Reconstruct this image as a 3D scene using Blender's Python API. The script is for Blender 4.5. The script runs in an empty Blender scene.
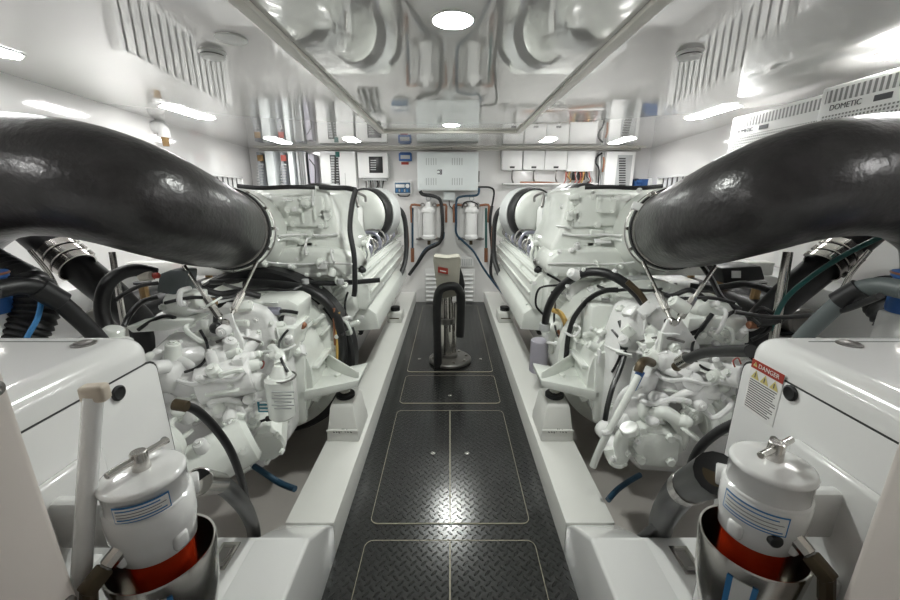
import bpy, bmesh, math, random
from mathutils import Vector, Matrix, Quaternion
random.seed(7)
scene = bpy.context.scene
COL = scene.collection
PI = math.pi

# ------------------------------------------------------------------ camera, world, exposure
CAM_H = 1.45
FPX = 385.0
PITCH = math.atan(105.0 / FPX)
cd = bpy.data.cameras.new('camera')
cam = bpy.data.objects.new('camera', cd)
COL.objects.link(cam)
cam.location = (0, 0, CAM_H)
cam.rotation_euler = (PI / 2 - PITCH, 0, 0)
cd.sensor_width = 36.0
cd.lens = FPX / 900.0 * 36.0
cd.clip_start = 0.02
cd.clip_end = 50
scene.camera = cam

world = bpy.data.worlds.new('world')
scene.world = world
world.use_nodes = True
world.node_tree.nodes['Background'].inputs[0].default_value = (0.9, 0.95, 1, 1)
world.node_tree.nodes['Background'].inputs[1].default_value = 0.05
scene.view_settings.view_transform = 'Standard'
scene.view_settings.look = 'None'
scene.view_settings.gamma = 1
scene.view_settings.exposure = 1.2
scene.view_settings.use_curve_mapping = False
LAMP = 18.0          # strip lamp emission
SPOT = 150.0          # round lamp emission

# ------------------------------------------------------------------ materials
def mk(name, col, rough=0.5, metal=0.0, coat=0.0, var=0.0, scale=8.0, bump=0.0, bscale=40.0, trans=0.0, emit=None, es=1.0, spec=0.5):
    m = bpy.data.materials.new(name)
    m.use_nodes = True
    nt = m.node_tree
    b = nt.nodes['Principled BSDF']
    b.inputs['Base Color'].default_value = (*col, 1)
    b.inputs['Roughness'].default_value = rough
    b.inputs['Metallic'].default_value = metal
    b.inputs['Coat Weight'].default_value = coat
    b.inputs['Coat Roughness'].default_value = 0.06
    b.inputs['Specular IOR Level'].default_value = spec
    b.inputs['Transmission Weight'].default_value = trans
    if emit:
        b.inputs['Emission Color'].default_value = (*emit, 1)
        b.inputs['Emission Strength'].default_value = es
    tc = nt.nodes.new('ShaderNodeTexCoord')
    if var > 0:
        n = nt.nodes.new('ShaderNodeTexNoise'); n.inputs['Scale'].default_value = scale
        n.inputs['Detail'].default_value = 4
        nt.links.new(tc.outputs['Object'], n.inputs['Vector'])
        mx = nt.nodes.new('ShaderNodeMix'); mx.data_type = 'RGBA'
        mx.inputs[6].default_value = (*[c * (1 - var) for c in col], 1)
        mx.inputs[7].default_value = (*[min(1, c * (1 + var)) for c in col], 1)
        nt.links.new(n.outputs['Fac'], mx.inputs[0])
        nt.links.new(mx.outputs[2], b.inputs['Base Color'])
    if bump > 0:
        n2 = nt.nodes.new('ShaderNodeTexNoise'); n2.inputs['Scale'].default_value = bscale
        nt.links.new(tc.outputs['Object'], n2.inputs['Vector'])
        bp = nt.nodes.new('ShaderNodeBump'); bp.inputs['Strength'].default_value = bump
        bp.inputs['Distance'].default_value = 0.01
        nt.links.new(n2.outputs['Fac'], bp.inputs['Height'])
        nt.links.new(bp.outputs['Normal'], b.inputs['Normal'])
    return m

M = {}
M['paint'] = mk('engine_paint', (.82, .845, .80), .24, coat=.5, var=.05, scale=6, bump=.10, bscale=24)
M['cast'] = mk('cast_paint', (.82, .82, .81), .26, coat=.4, var=.07, scale=14, bump=.30, bscale=30)
M['gel'] = mk('gelcoat_white', (.80, .80, .79), .16, coat=.7, var=.02, scale=3)
M['bed'] = mk('bed_white', (.80, .80, .765), .45, var=.03, scale=5)
M['bilge'] = mk('bilge_grey', (.50, .47, .44), .55, var=.12, scale=4)
M['wall'] = mk('wall_gelcoat', (.78, .77, .76), .10, coat=.8, var=.02, scale=2)
M['ceil'] = mk('ceiling_gelcoat', (.70, .695, .68), .02, metal=.28, coat=.6, var=.02, scale=2)
M['trim'] = mk('trim_beige', (.62, .60, .55), .35, var=.04)
M['rubber'] = mk('hose_rubber', (.026, .024, .025), .30, var=.75, scale=16, bump=.22, bscale=48, spec=.6)
M['rubber2'] = mk('matt_rubber', (.012, .012, .013), .42, var=.2, scale=20)
M['black'] = mk('black_plastic', (.012, .012, .013), .35)
M['steel'] = mk('polished_steel', (.62, .60, .57), .20, metal=1, var=.1, scale=10)
M['dsteel'] = mk('dull_steel', (.28, .27, .26), .38, metal=1, var=.15, scale=12)
M['alu'] = mk('grey_violet_metal', (.30, .30, .36), .35, metal=.5, var=.2, scale=25)
M['brass'] = mk('brass', (.36, .24, .12), .35, metal=1, var=.25, scale=25)
M['bronze'] = mk('old_bronze', (.10, .075, .045), .45, metal=.6, var=.3, scale=25)
M['copper'] = mk('copper_red', (.30, .13, .07), .4, metal=.4, var=.2)
M['yellow'] = mk('yellow_sleeve', (.65, .42, .12), .45, var=.1)
M['orange'] = mk('orange_plastic', (.75, .16, .03), .4)
M['blue'] = mk('blue_plastic', (.03, .11, .33), .35, var=.1)
M['blueh'] = mk('blue_hose', (.01, .045, .085), .35, var=.2)
M['teal'] = mk('teal_stripe', (.01, .10, .09), .4)
M['navy'] = mk('navy_panel', (.03, .09, .18), .3)
M['red'] = mk('red_label', (.36, .04, .025), .5)
M['lred'] = mk('red_wire', (.42, .10, .08), .4)
M['white'] = mk('white_plastic', (.82, .82, .81), .35, var=.02)
M['cab'] = mk('cabinet_white', (.78, .82, .82), .30, var=.02)
M['cabgrey'] = mk('cabinet_grey', (.33, .35, .38), .4, var=.05)
M['viol'] = mk('cabinet_violet', (.42, .40, .46), .4)
M['grey'] = mk('grey_plastic', (.11, .13, .13), .45, var=.05)
M['lgrey'] = mk('light_grey', (.45, .46, .46), .45, var=.05)
M['slot'] = mk('dark_slot', (.035, .035, .035), .6)
M['canvas'] = mk('beige_canvas', (.42, .40, .34), .6, var=.08, bump=.2)
M['beige'] = mk('beige_plastic', (.58, .51, .42), .5, var=.05)
M['post'] = mk('post_paint', (.62, .57, .53), .4, var=.03)
M['label'] = mk('label_white', (.8, .8, .78), .5)
M['lblue'] = mk('label_blue', (.04, .20, .45), .5)
M['lyel'] = mk('label_yellow', (.62, .54, .20), .5)
M['ltxt'] = mk('label_text', (.10, .10, .11), .6)
M['sticker'] = mk('sticker_blue', (.05, .25, .33), .5)
M['amber'] = mk('red_bowl', (.62, .045, .01), .10, trans=.45, var=.15)
M['lamp'] = mk('lamp_diffuser', (.9, .9, .9), .4, emit=(1, 1, .985), es=LAMP)
M['spot'] = mk('spot_diffuser', (.9, .9, .9), .4, emit=(.97, 1, .95), es=SPOT)
M['frame'] = mk('seam_strip', (.55, .50, .38), .4, var=.1)

def plate_material():
    m = mk('diamond_plate', (.016, .017, .017), .30, coat=.0, spec=.9)
    nt = m.node_tree; N = nt.nodes; L = nt.links
    b = N['Principled BSDF']
    tc = N.new('ShaderNodeTexCoord')
    mp = N.new('ShaderNodeMapping'); mp.inputs['Scale'].default_value = (1 / .030,) * 3
    mp.inputs['Rotation'].default_value = (0, 0, PI / 4)
    L.new(tc.outputs['Object'], mp.inputs['Vector'])
    sp = N.new('ShaderNodeSeparateXYZ'); L.new(mp.outputs['Vector'], sp.inputs[0])
    def mt(op, a, bb=None, cc=None):
        n = N.new('ShaderNodeMath'); n.operation = op
        for i, v in enumerate((a, bb, cc)):
            if v is None: continue
            if isinstance(v, (int, float)): n.inputs[i].default_value = v
            else: L.new(v, n.inputs[i])
        return n.outputs[0]
    fx = mt('FLOOR', sp.outputs['X']); fy = mt('FLOOR', sp.outputs['Y'])
    par = mt('FLOORED_MODULO', mt('ADD', fx, fy), 2.0)
    a = mt('SUBTRACT', mt('SUBTRACT', sp.outputs['X'], fx), .5)
    c = mt('SUBTRACT', mt('SUBTRACT', sp.outputs['Y'], fy), .5)
    inv = mt('SUBTRACT', 1.0, par)
    u = mt('ADD', mt('MULTIPLY', a, par), mt('MULTIPLY', c, inv))
    v = mt('ADD', mt('MULTIPLY', c, par), mt('MULTIPLY', a, inv))
    uu = mt('DIVIDE', u, .52); vv = mt('DIVIDE', v, .17)
    r = mt('ADD', mt('MULTIPLY', uu, uu), mt('MULTIPLY', vv, vv))
    h = mt('SUBTRACT', 1.0, r); h = mt('MAXIMUM', h, 0.0); h = mt('MINIMUM', mt('MULTIPLY', h, 1.4), 1.0)
    bp = N.new('ShaderNodeBump'); bp.inputs['Strength'].default_value = 1.0; bp.inputs['Distance'].default_value = .007
    L.new(h, bp.inputs['Height']); L.new(bp.outputs['Normal'], b.inputs['Normal'])
    n = N.new('ShaderNodeTexNoise'); n.inputs['Scale'].default_value = 5
    L.new(tc.outputs['Object'], n.inputs['Vector'])
    L.new(mt('ADD', mt('MULTIPLY', n.outputs['Fac'], .10), .16), b.inputs['Roughness'])
    return m
M['plate'] = plate_material()

def vent_material(name, base, dark, sx, sy, duty, axis='X'):
    """perforated / slotted sheet: dark openings in a painted panel"""
    m = mk(name, base, .4)
    nt = m.node_tree; N = nt.nodes; L = nt.links
    b = N['Principled BSDF']
    tc = N.new('ShaderNodeTexCoord'); sp = N.new('ShaderNodeSeparateXYZ')
    L.new(tc.outputs['Object'], sp.inputs[0])
    def mt(op, a, bb=None):
        n = N.new('ShaderNodeMath'); n.operation = op
        for i, v in enumerate((a, bb)):
            if v is None: continue
            if isinstance(v, (int, float)): n.inputs[i].default_value = v
            else: L.new(v, n.inputs[i])
        return n.outputs[0]
    def stripe(o, s): return mt('LESS_THAN', mt('FRACT', mt('MULTIPLY', o, s)), duty)
    f = stripe(sp.outputs[{'X': 0, 'Y': 1, 'Z': 2}[axis[0]]], sx)
    if len(axis) > 1:
        f = mt('MULTIPLY', f, stripe(sp.outputs[{'X': 0, 'Y': 1, 'Z': 2}[axis[1]]], sy))
    mx = N.new('ShaderNodeMix'); mx.data_type = 'RGBA'
    mx.inputs[6].default_value = (*base, 1); mx.inputs[7].default_value = (*dark, 1)
    L.new(f, mx.inputs[0]); L.new(mx.outputs[2], b.inputs['Base Color'])
    return m
M['perf'] = vent_material('perforated_sheet', (.74, .74, .73), (.2, .2, .2), 62, 62, .55, 'YZ')
M['slats'] = vent_material('slotted_sheet', (.74, .74, .73), (.25, .25, .25), 40, 1, .5, 'Y')

# ------------------------------------------------------------------ pixel helpers (a point of the photo at a real depth)
CT, ST = math.cos(PITCH), math.sin(PITCH)
def ray(px, py):
    u = (px - 450) / FPX; v = (300 - py) / FPX
    return Vector((u, CT + v * ST, v * CT - ST))
def at(px, py, Y):
    d = ray(px, py); return Vector((0, 0, CAM_H)) + d * (Y / d.y)
def atx(px, py, X):
    d = ray(px, py); return Vector((0, 0, CAM_H)) + d * (X / d.x)
def atz(px, py, z):
    d = ray(px, py); return Vector((0, 0, CAM_H)) + d * ((z - CAM_H) / d.z)

# ------------------------------------------------------------------ mesh builder
def catmull(pts, n=6, closed=False):
    pts = [Vector(p) for p in pts]
    if len(pts) < 3 or n <= 1: return pts
    out = []
    N = len(pts)
    for i in range(N - 1):
        p0 = pts[max(i - 1, 0)]; p1 = pts[i]; p2 = pts[i + 1]; p3 = pts[min(i + 2, N - 1)]
        for k in range(n):
            t = k / n
            out.append(0.5 * ((2 * p1) + (-p0 + p2) * t + (2 * p0 - 5 * p1 + 4 * p2 - p3) * t * t + (-p0 + 3 * p1 - 3 * p2 + p3) * t ** 3))
    out.append(pts[-1])
    return out

def frame_of(axis):
    a = Vector(axis).normalized()
    t = Vector((0, 0, 1)) if abs(a.z) < .9 else Vector((1, 0, 0))
    x = t.cross(a).normalized(); y = a.cross(x).normalized()
    return x, y, a

class MB:
    def __init__(self, *mats):
        self.bm = bmesh.new(); self.mats = list(mats)
    def _mi(self, m):
        if m is None: return 0
        if m not in self.mats: self.mats.append(m)
        return self.mats.index(m)
    def _fin(self, faces, m):
        i = self._mi(m)
        for f in faces: f.material_index = i
    def _bev(self, verts, faces, bevel, seg, m):
        i = self._mi(m)
        for f in faces: f.material_index = i
        if bevel > 0:
            for f in faces: f.normal_update()
            edges = set(e for f in faces for e in f.edges if len(e.link_faces) == 2 and e.calc_face_angle(0) > .35)
            r = bmesh.ops.bevel(self.bm, geom=list(edges), offset=bevel, segments=seg, affect='EDGES', profile=.5, clamp_overlap=True)
            for f in r['faces']: f.material_index = i
    def box(self, c, s, m=None, bevel=0, seg=2, rot=None):
        c = Vector(c); hs = Vector(s) / 2
        R = rot if rot is not None else Matrix.Identity(3)
        vs = []
        for z in (-1, 1):
            for x, y in ((-1, -1), (1, -1), (1, 1), (-1, 1)):
                vs.append(self.bm.verts.new(c + R @ Vector((x * hs.x, y * hs.y, z * hs.z))))
        F = [(3, 2, 1, 0), (4, 5, 6, 7), (0, 1, 5, 4), (1, 2, 6, 5), (2, 3, 7, 6), (3, 0, 4, 7)]
        fs = [self.bm.faces.new([vs[i] for i in f]) for f in F]
        self._bev(vs, fs, bevel, seg, m)
        return self
    def b2(self, x0, x1, y0, y1, z0, z1, m=None, bevel=0, seg=2):
        return self.box(((x0 + x1) / 2, (y0 + y1) / 2, (z0 + z1) / 2), (abs(x1 - x0), abs(y1 - y0), abs(z1 - z0)), m, bevel, seg)
    def prism(self, pts, vec, m=None, bevel=0, seg=2):
        pts = [Vector(p) for p in pts]; vec = Vector(vec)
        a = [self.bm.verts.new(p) for p in pts]; b = [self.bm.verts.new(p + vec) for p in pts]
        n = len(pts)
        fs = [self.bm.faces.new(a[::-1]), self.bm.faces.new(b)]
        for i in range(n): fs.append(self.bm.faces.new((a[i], a[(i + 1) % n], b[(i + 1) % n], b[i])))
        self._bev(a + b, fs, bevel, seg, m)
        return self
    def loft(self, rings, m=None, cap=True, bevel=0):
        R = [[self.bm.verts.new(p) for p in r] for r in rings]
        n = len(rings[0]); fs = []
        for i in range(len(R) - 1):
            for k in range(n):
                fs.append(self.bm.faces.new((R[i][k], R[i][(k + 1) % n], R[i + 1][(k + 1) % n], R[i + 1][k])))
        if cap:
            fs.append(self.bm.faces.new(R[0][::-1])); fs.append(self.bm.faces.new(R[-1]))
        self._bev([], fs, bevel, 2, m)
        return self
    def lathe(self, prof, o, axis=(0, 0, 1), m=None, seg=28, a0=0, a1=2 * PI, mats=None, sx=1.0, sy=1.0):
        """prof: (radius, height) pairs along axis"""
        o = Vector(o); x, y, a = frame_of(axis)
        full = abs(a1 - a0 - 2 * PI) < 1e-6
        k = seg if full else seg + 1
        rings = []
        for r, h in prof:
            if r < 1e-6: rings.append([self.bm.verts.new(o + a * h)])
            else: rings.append([self.bm.verts.new(o + a * h + (x * math.cos(a0 + (a1 - a0) * i / seg) * sx + y * math.sin(a0 + (a1 - a0) * i / seg) * sy) * r) for i in range(k)])
        for j in range(len(rings) - 1):
            A, B = rings[j], rings[j + 1]; fs = []
            for i in range(seg):
                i2 = (i + 1) % k
                if len(A) == 1 and len(B) == 1: break
                if len(A) == 1: fs.append(self.bm.faces.new((A[0], B[i], B[i2])))
                elif len(B) == 1: fs.append(self.bm.faces.new((A[i], A[i2], B[0])))
                else: fs.append(self.bm.faces.new((A[i], A[i2], B[i2], B[i])))
            self._fin(fs, mats[j] if mats else m)
        return self
    def cyl(self, p0, p1, r, r1=None, m=None, seg=20, ch=0):
        p0 = Vector(p0); p1 = Vector(p1); r1 = r if r1 is None else r1
        L = (p1 - p0).length
        if ch > 0: pr = [(0, 0), (r - ch, 0), (r, ch), (r1, L - ch), (r1 - ch, L), (0, L)]
        else: pr = [(0, 0), (r, 0), (r1, L), (0, L)]
        return self.lathe(pr, p0, p1 - p0, m, seg)
    def tube(self, pts, r, m=None, seg=10, n=6, closed=False, rad=None, bands=None):
        P = catmull(pts, n)
        K = len(P); rings = []
        t0 = (P[1] - P[0]).normalized(); x, y, _ = frame_of(t0)
        for i, p in enumerate(P):
            t = (P[min(i + 1, K - 1)] - P[max(i - 1, 0)]).normalized()
            x = (x - t * x.dot(t)).normalized(); y = t.cross(x)
            rr = r if not rad else rad(i / (K - 1))
            rings.append([self.bm.verts.new(p + (x * math.cos(2 * PI * k / seg) + y * math.sin(2 * PI * k / seg)) * rr) for k in range(seg)])
        fs = []
        for i in range(K - 1):
            for k in range(seg):
                fs.append(self.bm.faces.new((rings[i][k], rings[i][(k + 1) % seg], rings[i + 1][(k + 1) % seg], rings[i + 1][k])))
        fs.append(self.bm.faces.new(rings[0][::-1])); fs.append(self.bm.faces.new(rings[-1]))
        self._fin(fs, m)
        return self
    def torus(self, c, axis, R, r, m=None, seg=32, s2=8, a0=0, a1=2 * PI):
        c = Vector(c); x, y, a = frame_of(axis)
        full = abs(a1 - a0 - 2 * PI) < 1e-6; k = seg if full else seg + 1
        rings = []
        for i in range(k):
            t = a0 + (a1 - a0) * i / seg; d = x * math.cos(t) + y * math.sin(t)
            rings.append([self.bm.verts.new(c + d * (R + r * math.cos(2 * PI * j / s2)) + a * r * math.sin(2 * PI * j / s2)) for j in range(s2)])
        fs = []
        for i in range(seg):
            A = rings[i]; B = rings[(i + 1) % k]
            for j in range(s2): fs.append(self.bm.faces.new((A[j], A[(j + 1) % s2], B[(j + 1) % s2], B[j])))
        self._fin(fs, m); return self
    def sph(self, c, r, m=None, s=(1, 1, 1), seg=16):
        prof = [(r * math.sin(PI * i / 8), -r * math.cos(PI * i / 8)) for i in range(9)]
        prof[0] = (0, -r); prof[-1] = (0, r)
        b0 = len(self.bm.verts)
        self.lathe(prof, (0, 0, 0), (0, 0, 1), m, seg)
        self.bm.verts.ensure_lookup_table()
        for v in self.bm.verts[b0:]: v.co = Vector((v.co.x * s[0], v.co.y * s[1], v.co.z * s[2])) + Vector(c)
        return self
    def bolt(self, p, axis, r=.01, h=.01, m=None):
        p = Vector(p); a = Vector(axis).normalized()
        self.cyl(p - a * .004, p + a * h * .3, r * 1.35, m=m, seg=12)
        self.cyl(p, p + a * h, r, m=m, seg=6); return self
    def ring(self, c, axis, R, n, r=.01, h=.01, m=None, off=0):
        x, y, a = frame_of(axis); c = Vector(c)
        for i in range(n):
            t = 2 * PI * i / n + off
            self.bolt(c + (x * math.cos(t) + y * math.sin(t)) * R, a, r, h, m)
        return self
    def build(self, name, parent=None, origin=None, smooth=True, angle=.6):
        me = bpy.data.meshes.new(name)
        bmesh.ops.recalc_face_normals(self.bm, faces=self.bm.faces[:])
        if origin is not None:
            for v in self.bm.verts: v.co -= Vector(origin)
        self.bm.to_mesh(me); self.bm.free()
        for m in self.mats: me.materials.append(M[m])
        if smooth:
            me.shade_smooth(); me.set_sharp_from_angle(angle=angle)
        o = bpy.data.objects.new(name, me); COL.objects.link(o)
        if origin is not None: o.location = origin
        if parent is not None:
            o.parent = parent
            if parent.type == 'EMPTY' and not parent.get('_local'):
                o.matrix_parent_inverse = Matrix.Translation(parent.location).inverted()
            elif parent.type == 'MESH' and parent.location.length > 0:
                o.matrix_parent_inverse = Matrix.Translation(parent.location).inverted()
        return o

def tag(o, label, cat, group=None, kind=None):
    o['label'] = label; o['category'] = cat
    if group: o['group'] = group
    if kind: o['kind'] = kind
    return o
def thing(name, loc, label, cat, group=None):
    o = bpy.data.objects.new(name, None); COL.objects.link(o); o.location = loc
    o.empty_display_size = .1
    return tag(o, label, cat, group)
def struct(mb, name, label=None, **k):
    o = mb.build(name, **k); o['kind'] = 'structure'
    if label: o['label'] = label; o['category'] = name.split('_')[0]
    return o
def text(s, name, size, m, loc, rot, parent=None, ext=.0006, align='CENTER', kidorig=None):
    c = bpy.data.curves.new(name, 'FONT'); c.body = s; c.size = size; c.extrude = ext
    c.align_x = align; c.align_y = 'CENTER'; c.materials.append(M[m])
    o = bpy.data.objects.new(name, c); COL.objects.link(o); o.location = loc
    o.rotation_euler = rot if not isinstance(rot, Matrix) else rot.to_euler()
    dg = bpy.context.evaluated_depsgraph_get(); dg.update()
    me = bpy.data.meshes.new_from_object(o.evaluated_get(dg))
    q = bpy.data.objects.new('lettering', me); COL.objects.link(q)
    q.location = loc; q.rotation_euler = o.rotation_euler
    bpy.data.objects.remove(o)
    if parent is not None:
        q.parent = parent; q.matrix_parent_inverse = Matrix.Translation(parent.location).inverted()
    return q

# ------------------------------------------------------------------ room
ZC = 2.02            # ceiling
YB = 5.22            # back bulkhead
XW = 0.478           # walkway half width
def wallx(y): return 2.13 + (y - 1.8) * .125
struct(MB('ceil').b2(-2.75, 2.75, -1.6, YB + .1, ZC, ZC + .05, 'ceil'), 'ceiling', smooth=False)
struct(MB('wall').b2(-2.8, 2.8, YB, YB + .06, -.4, ZC, 'wall'), 'wall_back', smooth=False)
struct(MB('wall').b2(-2.8, 2.8, -1.66, -1.6, -.4, ZC, 'wall'), 'wall_behind', smooth=False)
for s, nm in ((-1, 'wall_left'), (1, 'wall_right')):
    mb = MB('wall')
    mb.prism([(s * wallx(-1.6), -1.6, -.4), (s * wallx(YB), YB, -.4), (s * (wallx(YB) + .08), YB, -.4), (s * (wallx(-1.6) + .08), -1.6, -.4)], (0, 0, ZC + .4), 'wall')
    struct(mb, nm, smooth=False)
struct(MB('bilge').b2(-2.75, 2.75, -1.6, YB, -.22, -.16, 'bilge'), 'floor_bilge', smooth=False)
struct(MB('plate').b2(-XW, XW, -1.4, YB - .005, -.03, 0, 'plate'), 'floor_walkway', smooth=False)
# ceiling hatch trim
mb = MB('trim')
for s in (-1, 1): mb.b2(s * .605, s * .655, -1.2, 3.84, ZC - .022, ZC + .001, 'trim', .008)
mb.b2(-.655, .655, 3.80, 3.845, ZC - .022, ZC + .001, 'trim', .008)
struct(mb, 'trim_1')
mb = MB('trim')
mb.b2(-2.4, 2.4, YB - .07, YB - .001, ZC - .03, ZC + .001, 'trim', .01)
mb.b2(-2.4, 2.4, YB - .2, YB - .17, ZC - .012, ZC + .001, 'trim', .004)
struct(mb, 'trim_2')

# engine beds and forward platforms
for s, nm in ((-1, 'left'), (1, 'right')):
    mb = MB('bed')
    mb.b2(s * XW, s * .682, 1.29, YB - .003, -.16, .146, 'bed', .006)
    struct(mb, 'engine_bed_girder', f'long white box girder under the {nm} engine beside the walkway')
    mb = MB('gel')
    # lower step + sloping shoulder + platform slab
    pts = [(s * XW, 1.288, -.16), (s * XW, 1.288, .135), (s * XW, 1.225, .20), (s * XW, 1.05, .323), (s * XW, -1.3, .323), (s * XW, -1.3, -.16)]
    mb.prism(pts, (s * .19, 0, 0), 'gel', .012, 3)
    pts = [(s * (XW + .02), 1.06, .1), (s * (XW + .02), 1.06, .322), (s * (XW + .02), -1.3, .322), (s * (XW + .02), -1.3, .1)]
    mb.prism(pts, (s * 1.6, 0, 0), 'gel', .01, 2)
    struct(mb, 'platform', f'white moulded step platform beside the {nm} edge of the near walkway')
    # outboard shelf beyond the generator box, by the hull side
    mb = MB('gel')
    mb.b2(s * 1.72, s * 2.25, .9, 3.4, .10, .72, 'gel', .02)
    mb.b2(s * 1.95, s * 2.3, .9, 4.4, .72, .98, 'gel', .02)
    struct(mb, 'side_shelf', f'white moulded shelf along the {nm} hull side behind the generator box')

# near door posts
for s, nm in ((-1, 1), (1, 2)):
    mb = MB('post')
    x0 = .502 if s < 0 else .53
    mb.b2(s * x0, s * (x0 + .10), .31, .40, -.16, ZC, 'post', .012, 3)
    mb.b2(s * (x0 + .012), s * (x0 + .2), .26, .315, -.16, ZC, 'slot', .005)
    q = struct(mb, f'trim_{nm + 2}')
    if s < 0:
        for z in (1.244, .931):
            b = MB('dsteel'); b.lathe([(0, .003), (.004, .005), (.009, .003), (.010, 0), (0, 0)], (-x0, .383, z), (1, 0, 0), 'dsteel', 16)
            bo = b.build('screw', q)

# ------------------------------------------------------------------ floor hatches
def rounded(x0, x1, y0, y1, r, z, cs=(1, 1, 1, 1)):
    P = []
    for (cx, cy, a, c) in ((x1 - r, y1 - r, 0, cs[0]), (x0 + r, y1 - r, PI / 2, cs[1]), (x0 + r, y0 + r, PI, cs[2]), (x1 - r, y0 + r, 1.5 * PI, cs[3])):
        if c:
            for k in range(6):
                t = a + PI / 2 * k / 5; P.append(Vector((cx + r * math.cos(t), cy + r * math.sin(t), z)))
        else:
            P.append(Vector((cx + math.copysign(r, math.cos(a + PI / 4)), cy + math.copysign(r, math.sin(a + PI / 4)), z)))
    return P
def hatch(x0, x1, y0, y1, label, cs, latches=()):
    r = .035
    mb = MB('plate'); mb.prism(rounded(x0, x1, y0, y1, r, .0005, cs), (0, 0, .003), 'plate')
    o = mb.build('floor_hatch', smooth=False); tag(o, label, 'hatch', 'lift-out hatches in the diamond plate walkway')
    A = rounded(x0 - .0008, x1 + .0008, y0 - .0012, y1 + .0012, r, .0043, cs); B = rounded(x0 + .0012, x1 - .0012, y0 + .0016, y1 - .0016, r - .002, .0043, cs)
    bm = MB('frame'); n = len(A)
    for z in (0,):
        a = [bm.bm.verts.new(p) for p in A]; b = [bm.bm.verts.new(p) for p in B]
        a2 = [bm.bm.verts.new(p - Vector((0, 0, .004))) for p in A]
        for i in range(n):
            bm.bm.faces.new((a[i], a[(i + 1) % n], b[(i + 1) % n], b[i]))
            bm.bm.faces.new((a[i], a2[i], a2[(i + 1) % n], a[(i + 1) % n]))
    bm.build('seam_strip', o, smooth=False)
    for (lx, ly) in latches:
        l = MB('steel'); l.lathe([(.014, 0), (.014, .003), (.011, .005), (.004, .005), (.004, .004), (0, .004)], (lx, ly, .0035), (0, 0, 1), 'steel', 18)
        l.build('latch', o)
yy = lambda py: atz(450, py, 0).y
xe = lambda px, py: atz(px, py, 0).x
hx = .365
hatch(-hx, -.0012, yy(700), yy(541), 'large black diamond plate hatch leaf, nearest on the left of the centre seam', (0, 1, 1, 0))
hatch(.0012, hx, yy(700), yy(541), 'large black diamond plate hatch leaf, nearest on the right of the centre seam', (1, 0, 0, 1))
l1 = atz(433, 454, 0); l2 = atz(467, 454, 0)
hatch(-hx, -.0012, yy(524), yy(411), 'black diamond plate hatch leaf with round latch, second row left of centre seam', (0, 1, 1, 0), [(l1.x, l1.y)])
hatch(.0012, hx, yy(524), yy(411), 'black diamond plate hatch leaf with round latch, second row right of centre seam', (1, 0, 0, 1), [(l2.x, l2.y)])
l3 = atz(450, 396, 0)
hatch(-hx, hx, yy(403.5), yy(376), 'short wide black hatch plate in front of the stanchion base', (1, 1, 1, 1), [(0, l3.y)])
hatch(-hx, hx, yy(372), yy(306), 'farthest black hatch plate with the stanchion standing on it', (1, 1, 1, 1), [(-.28, 3.25), (.28, 3.25)])

# ------------------------------------------------------------------ lamps
def strip_lamp(x, y, label, w=.13, l=.52):
    t = thing('ceiling_light', (x, y, ZC), label, 'ceiling light', 'strip lights along the ceiling sides')
    a = .035
    pts = [(-w / 2, -l / 2 + a * 1.5), (0, -l / 2), (w / 2, -l / 2 + a * 1.5), (w / 2, l / 2 - a * 1.5), (0, l / 2), (-w / 2, l / 2 - a * 1.5)]
    mb = MB('white'); mb.prism([(x + p[0] * 1.12, y + p[1] * 1.04, ZC - .004) for p in pts], (0, 0, .0035), 'white'); mb.build('housing', t, smooth=False)
    mb = MB('lamp'); mb.prism([(x + p[0], y + p[1], ZC - .007) for p in pts], (0, 0, .004), 'lamp'); mb.build('diffuser', t, smooth=False)
for s, nm in ((-1, 'left'), (1, 'right')):
    for i, (y, ds) in enumerate(((1.62, 'nearest'), (3.0, 'middle'), (4.48, 'farthest'))):
        strip_lamp(s * 1.86, y, f'{ds} bright strip light on the {nm} side of the ceiling')
    strip_lamp(s * 1.05, 4.42, f'bright strip light before the back wall just {nm} of the ceiling hatch frame', .13, .34)
    strip_lamp(s * 1.86, .1, f'unseen strip light added overhead on the {nm} side, to light the near room')  # added out of view, only to light the near part of the room
def round_lamp(x, y, label):
    t = thing('ceiling_downlight', (x, y, ZC), label, 'ceiling light', 'round ceiling lights over the walkway')
    MB('white').lathe([(.066, .0), (.073, .0), (.0735, -.002), (.071, -.004), (.066, -.004)], (x, y, ZC), (0, 0, 1), 'white', 32).build('bezel', t)
    MB('spot').lathe([(.067, -.001), (.067, -.004), (.05, -.006), (0, -.007)], (x, y, ZC), (0, 0, 1), 'spot', 32).build('diffuser', t)
round_lamp(.01, 1.50, 'large round ceiling light nearest over the walkway')
round_lamp(.01, 3.52, 'small round ceiling light farther over the walkway')
for s, nm, px in ((-1, 'left', 212), (1, 'right', 690)):
    p = atz(px, 52, ZC)
    t = thing('smoke_detector', p, f'white smoke detector on the {nm} of the ceiling', 'smoke detector')
    MB('white').lathe([(.052, 0), (.052, -.006), (.045, -.010), (.045, -.011)], p, (0, 0, 1), 'white', 28).build('base', t)
    MB('white', 'slot').lathe([(.040, -.011), (.040, -.015), (.045, -.0155), (.041, -.024), (.02, -.028), (0, -.028)], p, (0, 0, 1), mats=['slot', 'white', 'white', 'white', 'white'], seg=28).build('sensor_head', t)
p = atz(231, 38, ZC)
tag(MB('white').lathe([(.056, .0), (.056, -.006), (.04, -.010), (0, -.010)], p, (0, 0, 1), 'white', 28).build('cover_plate'), 'flat round white cover plate on the ceiling left of the hatch frame', 'cover plate')

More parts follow.
